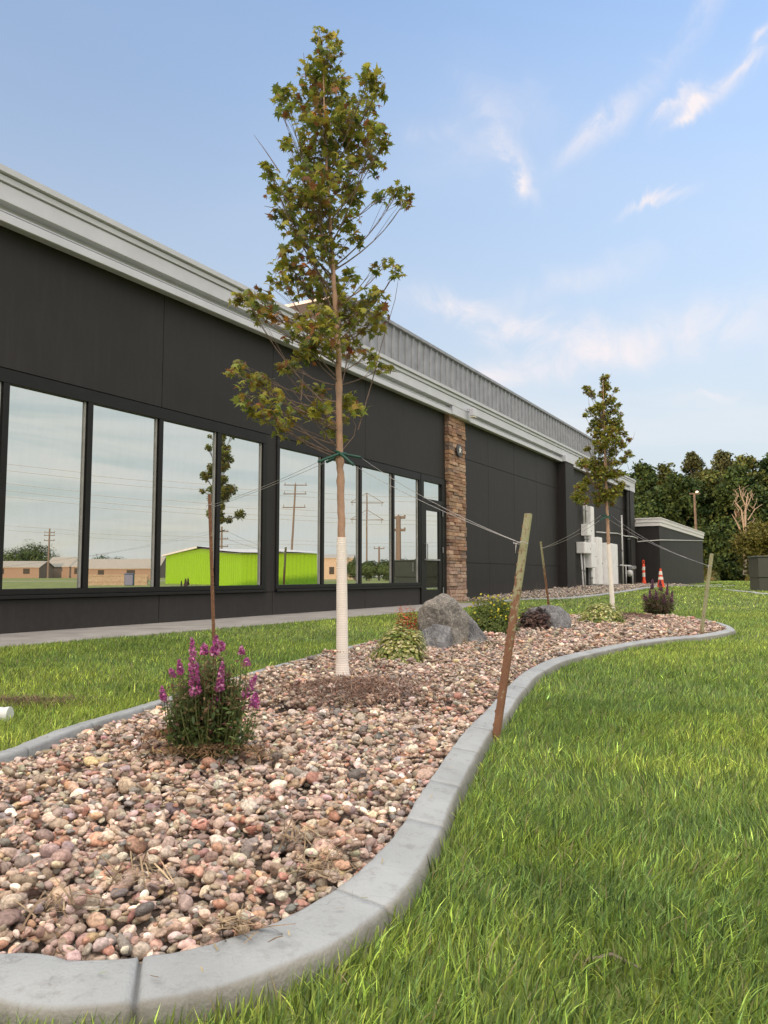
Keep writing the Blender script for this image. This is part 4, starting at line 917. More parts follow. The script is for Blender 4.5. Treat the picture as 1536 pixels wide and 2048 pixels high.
hL1, hL2 = AT(636, 924, Y1-.07), AT(653, 924, Y1+.09); hR1, hR2 = AT(722, 915, Y1+.05), AT(707, 930, Y1-.07)
tie(c1, [(hL1, hL2)], 'green rubber hose tie pulling the front maple trunk to the left', rt1); tie(c1+Vector((0, 0, .012)), [(hR1, hR2)], 'green rubber hose tie pulling the front maple trunk to the right', rt1)
guy(hL1, hL2, AT(421, 1011, sb2.y-.01), 'twin wire from the front maple to the brown rusty stake on its left', B2=AT(421, 1016, sb2.y-.01))
guy(hR1, hR2, AT(1041, 1086, sb.y+.03), 'twin wire from the front maple to the leaning rusty stake on its right', sag=.03)
c2, rt2 = tr2(AT(1214, 1034, Y2).z)
kL1, kL2 = AT(1199, 1041, Y2-.1), AT(1203, 1030, Y2+.12); kR1, kR2 = AT(1222, 1030, Y2-.02), AT(1220, 1040, Y2-.1)
tie(c2, [(kL1, kL2)], 'green hose tie on the left of the far maple trunk', rt2, .011); tie(c2+Vector((0, 0, .03)), [(kR1, kR2)], 'green hose tie on the right of the far maple trunk', rt2, .009)
guy(kL1, kL2, AT(1085, 1096, sb3.y-.03), 'twin wire from the far maple to the stake behind the boulder', .003, .06)
guy(kR1, kR2, AT(1419, 1132, sb4.y-.02), 'twin wire from the far maple to the pale green stake at the bed tip', .002, .08)

# ------------------------------------------------------------------ boulders
def hullrock(pts, m, loc, label, seed, bev=.018, amp=.010, rz=0):
    b = bmesh.new(); vs = [b.verts.new(p) for p in pts]; r = bmesh.ops.convex_hull(b, input=vs)
    bmesh.ops.delete(b, geom=list({g for g in r['geom_interior'] if isinstance(g, bmesh.types.BMVert)}), context='VERTS')
    bmesh.ops.dissolve_limit(b, angle_limit=R(4), verts=b.verts, edges=b.edges)
    bmesh.ops.bevel(b, geom=list(b.edges), offset=bev, segments=1, affect='EDGES', profile=.6)
    bmesh.ops.triangulate(b, faces=b.faces)
    for _ in range(6):
        L = [e_ for e_ in b.edges if e_.calc_length() > .016]
        if not L: break
        bmesh.ops.subdivide_edges(b, edges=L, cuts=1); bmesh.ops.triangulate(b, faces=b.faces)
    b.normal_update(); V = np.array([v.co[:] for v in b.verts]); Nn = np.array([v.normal[:] for v in b.verts])
    big = noise3(V*7, seed, 1, 3)*amp; rdg = (1-np.abs(noise3(V*np.array([16, 16, 9]), seed+1, 1, 3)))**4*amp*.9; st_ = np.floor(noise3(V*11, seed+2, 1, 2)*3)/3*amp*.8; fine = noise3(V*90, seed+3, 1, 2)*.0016
    V = V+Nn*(big-rdg+st_+fine)[:, None]
    for v, c in zip(b.verts, V): v.co = c
    me = bpy.data.meshes.new('boulder'); bmesh.ops.recalc_face_normals(b, faces=b.faces); b.to_mesh(me); b.free(); me.materials.append(m)
    o = bpy.data.objects.new('boulder', me); C.objects.link(o); o.location = loc; o.rotation_euler = (0, 0, rz); return tag(o, label, 'boulder')
bY = 6.75; X0 = AT(893, 1250, bY).x
hullrock([(-.25,-.06,-.08),(-.27,-.03,.29),(-.20,-.09,.385),(-.06,-.16,.33),(.03,-.22,.20),(.07,-.24,-.08),(.19,-.05,-.05),(.06,-.12,.38),(-.01,.0,.465),(.10,.03,.40),(.205,.03,.24),(.20,.1,-.08),(-.22,.22,-.08),(-.16,.25,.34),(.10,.26,.34),(.18,.26,-.08)], M['rock'], (X0, bY, .05), 'largest pointed grey boulder veined with tan in the middle of the bed', 3)
hullrock([(-.18,-.02,-.08),(-.17,-.03,.11),(-.02,-.05,.20),(.13,.02,.17),(.16,.03,-.08),(.07,-.17,-.08),(.06,-.15,.05),(-.10,-.14,-.08),(-.09,-.12,.06),(-.1,.1,.1),(.08,.1,.15)], M['rock_dark'], (AT(872, 1280, bY-.24).x, bY-.26, .06), 'low dark blue grey rock at the foot of the largest boulder', 8, .006, .006)
hullrock([(-.13,-.08,-.06),(-.11,-.04,.28),(-.06,.0,.32),(.03,-.02,.21),(.15,-.02,.04),(.15,0,-.06),(.02,-.12,-.06),(-.1,.15,-.06),(-.06,.12,.24),(.1,.14,-.06)], M['rock_dark'], (AT(945, 1270, bY+.1).x, bY+.12, .05), 'dark slanting slab leaning behind the right side of the largest boulder', 12, .010, .008)
hullrock([(-.30,-.1,-.08),(-.29,-.05,.12),(-.20,-.08,.25),(-.02,-.12,.295),(.14,-.1,.275),(.24,-.05,.22),(.29,-.02,.10),(.25,-.05,-.08),(.10,-.26,-.08),(.08,-.24,.10),(-.12,-.26,-.08),(-.14,-.22,.12),(.0,-.2,.23),(-.25,.25,-.08),(-.2,.25,.2),(.05,.28,.25),(.24,.25,-.08),(.22,.22,.16)], M['rock_dark'], (AT(1096, 1250, 8.6).x, 8.65, .05), 'rounded blue grey boulder on the far side of the dark leafy shrub', 19, .035, .010)

# ------------------------------------------------------------------ shrubs
def bright(pal, k): return [(min(a*k, .8), min(b*k, .8), min(c*k, .7), w_) for a, b, c, w_ in pal]
def shrub(name, c, rx, ry, h, n, leaf, pal, shape, label, cat, seed, stems=18, up=.35, low=.15, mat_='leaf', stem_m='twig', pos_only=False):
    r = np.random.default_rng(seed); o = empty(name, c, 0, label, cat)
    d = r.normal(0, 1, (n, 3)); d[:, 2] = np.abs(d[:, 2]); d /= np.linalg.norm(d, axis=1)[:, None]; rad = r.random(n)**.38
    lump = 1+.22*noise3(d*2.0, seed, 1.3, 2)
    P = d*rad[:, None]*lump[:, None]*np.array([rx, ry, h]); P[:, 2] += low*h*(1-rad)
    P += np.array(c); P[:, 2] = np.maximum(P[:, 2], c[2]+.01)
    nr = d*1.0; leafmesh('foliage', P, leaf*r.uniform(.6, 1.3, n), shape, palette(n, pal, seed), M[mat_], o, seed, up=up, nrm=nr)
    a = MB()
    for k in range(stems):
        q = P[r.integers(0, n)]-np.array(c); q = q*.9; a.tube([Vector((q[0]*.12, q[1]*.12, 0)), Vector((q[0]*.55, q[1]*.55, q[2]*.6)), Vector(q)], [.004, .003, .0015], 5, cap=False)
    a.build('stems', M[stem_m], o); return o, P
VAR = [(.55,.53,.22,4),(.28,.34,.09,4),(.68,.64,.36,3),(.16,.24,.06,2.5),(.42,.42,.12,2)]
def gb(u, v, dz=.06): 
    r = ray(u, v); t = (dz-CAMH)/r[2]; return Vector((r[0]*t, r[1]*t, dz))
shrub('variegated_shrub', gb(802,1328), 0.195, .17, .28, 3400, .024, VAR, ROUND, 'cream and green variegated shrub in front of the largest boulder', 'shrub', 3, low=.2)
shrub('barberry_plant', gb(815,1290), .15, .1, .34, 1900, .026, [(.50,.10,.05,4),(.60,.20,.07,3),(.16,.20,.05,2),(.3,.08,.06,2)], OVAL, 'small plant with rust red leaf tips left of the largest boulder', 'shrub', 4)
o, PY = shrub('yellow_flower_shrub', gb(985,1268), .29, .24, .40, 8500, .027, [(.13,.18,.035,5),(.19,.23,.045,4),(.075,.11,.03,3)], OVAL, 'green shrub dotted with yellow flowers beside the largest boulder', 'shrub', 5, up=.5)
r_ = np.random.default_rng(9); rr_ = (((PY-np.array(o.location))/np.array([.29, .24, .40]))**2).sum(1)**.5; top = PY[(rr_ > .8) & (PY[:, 2] > .2) & (PY[:, 1] < np.median(PY[:, 1])+.12)]; top = top[r_.choice(len(top), 110)]; top += (top-np.array(o.location))*.06
leafmesh('blossoms', top, np.full(len(top), .026), ROUND, palette(len(top), [(.62,.55,.02,1),(.7,.62,.08,1)], 3, .08), M['petal'], o, 6, up=.3)
leafmesh('blossoms', top+.004, np.full(len(top), .026), ROUND, palette(len(top), [(.62,.55,.02,1)], 3, .08), M['petal'], o, 7, up=.3)
shrub('dark_leaf_shrub', gb(1070,1262), .22, .17, .27, 1300, .045, [(.10,.055,.045,5),(.15,.085,.065,4),(.07,.06,.04,2)], OVAL, 'dark burgundy leafed shrub between the yellow flowered shrub and rounded boulder', 'shrub', 6, up=.4)
shrub('variegated_shrub', gb(1204,1248), .30, .22, .27, 3200, .032, VAR, ROUND, 'cream and green variegated shrub beside the far wrapped maple trunk', 'shrub', 7)
def loose_sprigs(name, c, n, sp, h, leaf, pal, label, seed):
    r = np.random.default_rng(seed); o = empty(name, c, 0, label, 'plant'); a = MB(); LP = []
    for k in range(n):
        x, y = r.normal(0, sp, 2); hh = h*r.uniform(.4, 1); tx, ty = x+r.normal(0, .25)*hh, y+r.normal(0, .25)*hh
        L = [Vector((x, y, 0)), Vector(((x+tx)/2, (y+ty)/2, hh*.55)), Vector((tx, ty, hh))]; a = MB(); a.tube(L, [.002, .0015, .001], 4, cap=False); a.build('stem', M['twig'], o)
        for j in range(7): LP.append(tuple(L[1].lerp(L[2], r.uniform(-.3, 1))+Vector(r.normal(0, leaf*.6, 3))+Vector(c)))
    LP = np.array(LP); leafmesh('foliage', LP, np.full(len(LP), leaf), OVAL, palette(len(LP), pal, seed), M['leaf'], o, seed, up=.3); return o
loose_sprigs('low_sprigs', gb(945,1302), 26, .12, .10, .016, [(.16,.15,.05,1),(.10,.12,.03,1),(.22,.16,.08,1)], 'sparse low sprigs growing through gravel right of the largest boulder', 3)

# flowering salvia / speedwell: leafy stems and flower spikes
def spike_plant(c, Yc, name, label, stems_px, spikes, wpx, baseu, topv, seed, leafs, flowcol, leafpal, n_stem=70, basev=1510):
    r = np.random.default_rng(seed); o = empty(name, c, 0, label, 'flowering plant'); a = MB(); LP = []; LS = []
    ends = []
    for k in range(n_stem):
        t = r.uniform(-1, 1); u = baseu+t*wpx*(.55+.45*r.random()); v = topv+(abs(t)**2.0)*(basev-topv)*.36+r.uniform(0, 1)**1.7*(basev-topv)*.5
        ends.append((u, v, Yc+r.normal(0, .45)*wpx/FPX*Yc*.9, 0))
    for (u1, v1, u2, v2, w_) in spikes: ends.append((u2, v2, Yc-(.55+.5*r.random())*wpx/FPX*Yc*.8, (u1, v1, w_)))
    FP = []; FS = []
    for (u, v, yy, spk) in ends:
        E_ = AT(u, v, yy)-Vector(c); B = Vector((E_.x*.5+r.normal(0, .012), E_.y*.5+r.normal(0, .012), 0)); mid = Vector((E_.x*.95, E_.y*.95, E_.z*.45))
        L = qbez(B, mid, E_, 7); a.tube(L, [.0028, .0026, .0024, .0021, .0018, .0015, .0012], 5, cap=False)
        nn = int(E_.length/leafs*4.2)
        for j in range(nn):
            f_ = r.uniform(.08, 1.0); p = L[min(int(f_*6), 5)].lerp(L[min(int(f_*6)+1, 6)], (f_*6) % 1)
            LP.append(p+Vector(r.normal(0, leafs*.42, 3))+Vector(c)); LS.append(leafs*r.uniform(.5, 1.2)*(1.15-.5*f_))
        if spk:
            T_ = AT(spk[0], spk[1], yy)-Vector(c); a.tube([E_, T_], [.002, .0008], 5)
            ln = (T_-E_).length; m_ = int(ln/.00045)+30
            for j in range(m_):
                f_ = r.random(); rad = spk[2]*1.35*(1-.75*f_**2.2)*r.uniform(.4, 1); an_ = r.uniform(0, 6.28); p = E_.lerp(T_, f_)+Vector((math.cos(an_)*rad, math.sin(an_)*rad, r.normal(0, .002)))
                FP.append(p+Vector(c)); FS.append(.0125*(1-.4*f_)*(1 if spk[2] < .015 else 1.6))
    a.build('stems', mat('green_stem', (.10, .12, .035), .7), o)
    LP = np.array([p[:] for p in LP]); lc = palette(len(LP), leafpal, seed, .25); hi_ = np.clip((LP[:, 2]-c[2])/max(LP[:, 2].max()-c[2], .01), 0, 1); pick = r.random(len(LP)) < (hi_**1.5)*.75; lc[pick] = palette(int(pick.sum()), [(.26,.15,.09,3),(.22,.10,.10,2),(.20,.17,.08,2)], seed+2, .25)
    leafmesh('foliage', LP, np.array(LS), OVAL, lc, M['leaf'], o, seed, up=.35, cup=.4)
    if FP: FP = np.array([p[:] for p in FP]); leafmesh('flower_spikes', FP, np.array(FS), TUFT, palette(len(FP), flowcol, seed, .25), M['petal'], o, seed+1, up=.0)
    return o
cs = gb(418, 1508); sY = cs.y
X = lambda x, y: (250+x/4.15, 1180+y/4.15)
def spx(x1, y1, x2, y2, w_): a_, b_ = X(x1, y1), X(x2, y2); return (*a_, *b_, w_)
SPK = [spx(555,400,585,868,.0135),spx(452,585,462,695,.009),spx(380,650,395,715,.008),spx(300,800,325,915,.008),spx(655,445,660,530,.010),spx(762,375,740,540,.011),spx(800,425,800,500,.012),spx(808,600,785,830,.011),spx(785,800,738,972,.012),spx(965,470,968,525,.008),spx(1010,565,1010,620,.008),spx(1085,715,990,895,.012),spx(1085,850,1068,972,.012)]
FLO = [(.45,.09,.27,4),(.55,.17,.38,3),(.32,.07,.26,3),(.75,.38,.58,1.5),(.30,.10,.18,1)]
spike_plant(cs, sY, 'speedwell_plant', 'leafy plant with tall magenta pink flower spikes in the front of the bed', None, SPK, 94, 420, 1308, 5, .026, FLO, [(.085,.135,.042,5),(.12,.17,.05,4),(.17,.20,.06,2),(.20,.15,.07,1)], 190, 1505)
cs2 = gb(1318, 1228); 
spike_plant(cs2, cs2.y, 'speedwell_plant', 'bushy plant with dull faded purple spikes at the far end of the bed', None, [(1305,1158,1304,1178,.02),(1320,1160,1322,1182,.024),(1335,1166,1334,1190,.015),(1300,1178,1300,1196,.018),(1288,1188,1292,1200,.018),(1312,1180,1313,1200,.02),(1345,1182,1342,1204,.02),(1328,1188,1328,1206,0.02)], 38, 1317, 1178, 6, .045, [(.20,.07,.16,3),(.15,.08,.09,3),(.28,.14,.2,1)], [(.13,.09,.07,4),(.10,.12,.05,4),(.18,.10,.09,3)], 130, 1226)

# ------------------------------------------------------------------ mulch and litter
def litter(name, c, rx, ry, n, l0, l1, pal, label, seed, z0=.06, dome=.03, kind='stuff'):
    r = np.random.default_rng(seed); d = r.normal(0, .5, (n, 2)); x = c[0]+d[:, 0]*rx; y = c[1]+d[:, 1]*ry; rr = np.hypot(d[:, 0], d[:, 1])
    z = z0+dome*np.exp(-rr**2)+r.uniform(0, .014, n); yaw = r.uniform(0, 6.28, n); pit = r.normal(0, .35, n); l = r.uniform(l0, l1, n); w_ = r.uniform(.0012, .005, n)
    dx, dy, dz = np.cos(yaw)*np.cos(pit)*l/2, np.sin(yaw)*np.cos(pit)*l/2, np.sin(pit)*l/2; px, py = -np.sin(yaw)*w_/2, np.cos(yaw)*w_/2
    c0 = np.stack([x, y, z], 1); D = np.stack([dx, dy, dz], 1); Pp = np.stack([px, py, px*0], 1); H = np.stack([px*0, px*0, w_*.35], 1)
    V = np.stack([c0-D-Pp, c0-D+Pp, c0-D*.1+Pp+H, c0+D+Pp*.5, c0+D-Pp*.5, c0-D*.1-Pp+H], 1).reshape(-1, 3); b = np.arange(n)[:, None]*6
    return tag(npmesh(name, V, [np.vstack([b+np.array([[0, 1, 2, 5]]), b+np.array([[5, 2, 3, 4]])])], M['mulch'], np.repeat(palette(n, pal, seed), 6, 0)), label, 'mulch', kind=kind)
BR = [(.16,.08,.05,4),(.24,.14,.09,3),(.11,.065,.045,3),(.34,.24,.18,2),(.19,.15,.13,2)]
p = gb(722, 1388); litter('bark_mulch', (p.x-.02, p.y), .40, .44, 5500, .015, .07, BR, 'brown shredded bark mulch round the foot of the front maple', 3, z0=.075)
p = gb(360, 1500); litter('dry_stems', (p.x, p.y), .13, .09, 1500, .015, .045, [(.24,.12,.06,3),(.16,.08,.04,3),(.3,.2,.1,1)], 'reddish brown dry stems at the left foot of the pink flowering plant', 4, z0=.075, dome=.05)
p = gb(430, 1522); litter('dry_stems', (p.x, p.y), .20, .06, 1200, .012, .04, [(.24,.14,.07,3),(.16,.10,.05,3),(.3,.22,.1,1)], 'straw coloured dry stems along the front foot of the pink flowering plant', 14, z0=.07, dome=.03)
p = gb(1265, 1240); litter('bark_mulch', (p.x, p.y), .35, .5, 1800, .03, .09, [(.14,.075,.05,3),(.10,.06,.04,3),(.2,.13,.09,1)], 'dark mulch heap at the right of the far maple trunk', 5, z0=.08, dome=.06)
def straw(cx, cy, n, sp, seed, label):
    return litter('dry_grass', (cx, cy), sp, sp, n, .03, .09, [(.30,.22,.13,3),(.22,.15,.09,2),(.16,.11,.07,2)], label, seed, z0=.075, dome=.005)
for i, (u, v, n, s_, lab) in enumerate(((640,1755,60,.07,'wisps of dry grass caught on the stones near the middle joint of the edging'),(270,1770,45,.06,'wisps of dry grass on the foreground stones left of centre'),(470,1880,40,.05,'wisps of dry grass against the front edging'),(120,1830,35,.05,'wisps of dry grass in the lower left stones'),(600,1690,40,.06,'wisps of dry grass among pebbles right of the pink plant'))):
    p = gb(u, v); straw(p.x, p.y, n, s_, 50+i, lab)
_c = resample(offset(BED, .055), .02)[0]; _k = _c[(_c[:, 1] < 7) & (_c[:, 1] > .9) & (np.abs(_c[:, 0]) < .56*_c[:, 1]+.4)]; _r = np.random.default_rng(8); _k = _k[_r.choice(len(_k), 130)]+_r.normal(0, .022, (130, 2))
_n = len(_k); _y = _r.uniform(0, 6.28, _n); _l = _r.uniform(.008, .022, _n); _d = np.stack([np.cos(_y)*_l/2, np.sin(_y)*_l/2, _r.uniform(-.001, .003, _n)], 1); _p = np.stack([-np.sin(_y)*.0011, np.cos(_y)*.0011, 0*_y], 1); _b = np.c_[_k, np.full(_n, .0735)]
tag(npmesh('grass_clippings', np.stack([_b-_d-_p, _b-_d+_p, _b+_d+_p, _b+_d-_p], 1).reshape(-1, 3), [np.arange(4*_n).reshape(-1, 4)], M['mulch'], np.repeat(palette(_n, [(.22,.26,.07,3),(.30,.24,.12,3),(.14,.10,.06,2)], 5), 4, 0)), 'loose grass clippings and specks on top of the edging', 'clippings', kind='stuff')
# brown bare patch and drain outlet on the left lawn
p = G(60, 1420); litter('bare_patch', (p.x-.1, p.y), .42, .16, 1400, .02, .07, [(.10,.06,.04,3),(.16,.11,.06,3),(.22,.17,.08,1)], 'brown worn patch in the left lawn by the pipe end', 61, z0=.03, dome=.012)
p = G(-8, 1456); p.z += .02; dp = empty('drain_pipe', p, 0, 'white plastic drain pipe end in the grass at the left edge', 'pipe')
a = MB(); pts = [(-.30+.02*k, .02, .03) for k in range(18)]; a.tube(pts, [.034+(.0022 if k % 2 else 0) for k in range(18)], 18, cap=False); a.build('pipe_wall', M['plastic'], dp, smooth=False)
a = MB(); a.lathe([(.031, .0), (.037, .0), (.037, .012), (.031, .012)], c=(.036, .02, .03), axis='X', seg=20); a.build('rim', M['plastic'], dp)
p = G(1170, 1960); q_ = G(1285, 1978); a = MB(); a.tube([Vector((0, 0, .030)), Vector(((q_.x-p.x)*.55, .008, .036)), Vector((q_.x-p.x, q_.y-p.y, .03))], [.002, .0035, .002], 6)
o = a.build('dry_stick', M['dead']); o.location = p; tag(o, 'grey dry stick lying in the grass at the lower right', 'stick')
# low weeds against the wall
for u, v, lab in ((1070, 1191, 'dry weed tuft growing from the gravel near the stone pillar side of the wall'), (1142, 1180, 'dry weed tuft growing from the gravel right of the pilaster')):
    p = G(u, v); loose_sprigs('dry_weed', p, 18, .14, .32, .02, [(.20,.15,.10,1),(.14,.12,.05,1)], lab, u)

# ------------------------------------------------------------------ woodland behind
def ftree(u, vtop, hw_px, D, label, seed, pal, vbase=None, sparse=False, low=.12, name='deciduous_tree', nleaf=9000, leaf=.30, group='trees of the wood behind the annex'):
    r = np.random.default_rng(seed); x = (u-768)/(FPX/cp_)*D; y = D; z0 = float(gz(x, y)); H = (HOR-vtop)/(FPX/cp_)*D+CAMH-z0; Rr = hw_px/(FPX/cp_)*D
    o = empty(name, (x, y, z0), 0, label, 'tree', group); a = MB()
    P = []; n_b = 24 if not sparse else 22; Rr *= 1.35 if not sparse else 1.0; tops = []
    a.tube([(0, 0, -.2), (r.normal(0, .2), 0, H*.3), (r.normal(0, .4), 0, H*.6), (0, 0, H*.93)], [H*.022, H*.017, H*.010, .03], 8)
    cl = []
    for k in range(n_b*4):
        f_ = r.uniform(low, 1.0); env = min(1, ((1.02-f_)/.38))**.55*min(1, (f_-low+.08)/.22)**.6; an_ = r.uniform(0, 6.28); rad = Rr*env*(r.random()**.5)*.85
        c = np.array([math.cos(an_)*rad, math.sin(an_)*rad, H*f_*.95]); cl.append((c, Rr*(r.uniform(.22, .42) if not sparse else r.uniform(.14, .30))*(.7 if f_ > .85 else 1)))
        if k % 3 == 0: a.tube([(0, 0, max(.5, c[2]*.62)), (c[0]*.5, c[1]*.5, c[2]*.84), tuple(c)], [H*.005, H*.0035, .02], 5, cap=False)
    a.build('trunk', M['oldbark'], o)
    tot = sum(q[1]**2 for q in cl)
    for c, rr in cl:
        n = int(nleaf*rr**2/tot); d = r.normal(0, 1, (n, 3)); d /= np.linalg.norm(d, axis=1)[:, None]; d *= (r.random(n)**.5)[:, None]*rr*1.1*(1+.55*noise3(d*3, int(rr*1000) % 99+seed, 1, 2)[:, None]); d[:, 2] *= .8; P.append(c+d)
    P = np.vstack(P); P[:, 2] = np.clip(P[:, 2], .3, None)
    tint = np.repeat(r.uniform(.75, 1.25, len(cl)), [int(nleaf*q[1]**2/tot) for q in cl])
    col = palette(len(P), pal, seed, .18)*tint[:, None]
    leafmesh('crown', P+np.array(o.location), leaf*r.uniform(.6, 1.3, len(P)), [(0,-.5),(.38,0),(0,.5),(-.38,0)], col, M['farleaf'], o, seed, up=.25)
    return o
WP = [(.042,.075,.024,4),(.058,.09,.026,3),(.032,.06,.024,3)]; WY = [(.082,.105,.03,3),(.062,.09,.028,3),(.11,.11,.035,1)]; WG = [(.08,.10,.045,3),(.10,.115,.055,2)]
D0 = 74
spec = [(1180,935,52,D0+12,WP,'leafy tree whose crown shows only behind the far young maple',0),(1240,930,40,D0+6,WP,'dark tree at the left end of the wood just above the building corner',0),(1290,918,38,D0+2,WP,'rounded tree above the left part of the annex roof',0),(1338,922,40,D0+8,WY,'olive tree above the peak of the annex roof',0),
 (1392,896,30,D0+10,WG,'tall domed tree left of the notch in the treeline',0),(1452,890,34,D0+9,WG,'tall domed tree right of the notch in the treeline',0),(1424,932,46,D0-2,WY,'lower broad tree under the notch in the treeline',0),(1362,938,40,D0-4,WP,'dark green tree behind the light pole',0),
 (1500,905,42,D0+4,WY,'broad olive tree towards the right edge of the picture',0),(1556,892,44,D0+6,WP,'tall tree cut by the right edge of the picture',0),(1482,928,38,D0-5,WP,'dark tree behind the bare dead tree',0),(1540,985,44,D0-6,WP,'low dark tree behind the yellowish tree',0),(1310,985,44,D0-3,WP,'dark tree rising directly behind the annex roof',0),(1640,900,52,D0+2,WP,'tree beyond the right edge of the picture',0),(1440,1050,36,D0-9,WP,'bushy dark tree low at the edge of the wood, left of the transformer cabinet',0),(1390,1055,34,D0-8,WP,'bushy dark tree low at the edge of the wood, right of the annex',0)]
for i, (u, vt, hw, D, pal_, lab, sparse) in enumerate(spec): ftree(u, vt, hw, D, lab, 200+i, pal_, sparse=sparse, low=(.05 if vt < 1000 else .03), nleaf=(7000 if sparse else 24000), leaf=(.26 if sparse else .34))
ftree(1522, 1040, 40, 36, 'yellowish small tree above the transformer cabinet', 260, [(.19,.165,.035,3),(.15,.14,.035,3),(.22,.17,.05,1)], nleaf=7000, leaf=.13, low=.28, name='small_tree', group=None)
# bare dead tree
x = (1488-768)/1565*62; o = empty('dead_tree', (x, 62, float(gz(x, 62))), 0, 'bare pale dead tree in front of the wood', 'tree'); a = MB()
rr = random.Random(4); K = 62/1565
def pz(u, v): return Vector(((u-1488)*K, 0, (HOR-v)*K+CAMH-o.location.z))
a.tube([pz(1490,1150), pz(1492,1090), pz(1496,1020), pz(1502,985)], [.16,.12,.08,.03], 6); a.tube([pz(1492,1060), pz(1488,1020), pz(1474,1000), pz(1470,1010)], [.08,.06,.04,.02], 6)
a.tube([pz(1496,1020), pz(1503,1005), pz(1512,985)], [.06,.04,.02], 6); a.tube([pz(1496,1010), pz(1488,990), pz(1485,970)], [.06,.04,.02], 6); a.tube([pz(1490,1075), pz(1478,1045), pz(1468,1028)], [.08,.05,.02], 6); a.tube([pz(1500,1040), pz(1515,1018), pz(1530,1008)], [.05,.03,.02], 6)
for k in range(26):
    u = rr.uniform(1475, 1512); v = rr.uniform(985, 1060); a.tube([pz(u, v), pz(u+rr.uniform(-8, 8), v-rr.uniform(4, 14)), pz(u+rr.uniform(-14, 14), v-rr.uniform(10, 24))], [.03,.02,.01], 4)
a.build('trunk', M['dead'], o)
# undergrowth shrubs below the wood
for i, (u, hw) in enumerate(((1420, 18), (1445, 16), (1475, 20), (1505, 18), (1540, 22), (1585, 26))):
    D = 64+i % 3*2; x = (u-768)/1565*D
    shrub('wild_shrub', (x, D, float(gz(x, D))), hw*D/1565*1.15, 1.2, 1.5+.4*(i % 3), 1400, .28, [(.05,.07,.02,3),(.07,.085,.03,2),(.10,.08,.04,1)], TUFT, ['wild shrub at the wood edge just right of the annex and stake','wild shrub at the wood edge, second right of the annex','reddish wild shrub in front of the dead tree','wild shrub left of the transformer cabinet','wild shrub hidden partly by the transformer cabinet','wild shrub outside the right edge of the picture'][i], 'shrub', 300+i, mat_='farleaf')
# light pole beyond the annex
D = 60; x = (1394-768)/1565*D; o = empty('light_pole', (x, D, float(gz(x, D))), 0, 'slim light pole with crossbar and lamp beyond the annex roof', 'light pole'); K = D/1565
a = MB(); zt = (HOR-988)*K+CAMH-o.location.z; a.tube([(0.1, 0, 0), (0, 0, zt)], [.12, .09], 8); a.build('pole', M['oldbark'], o); a = MB(); a.box(-.38, .42, -.06, .06, zt, zt+.1); a.build('crossbar', M['oldbark'], o)
a = MB(); a.lathe([(.0, 0), (.13, .03), (.13, .13), (0, .2)], c=(.22, 0, zt+.1), seg=10); a.build('lamp', M['reflective'], o)

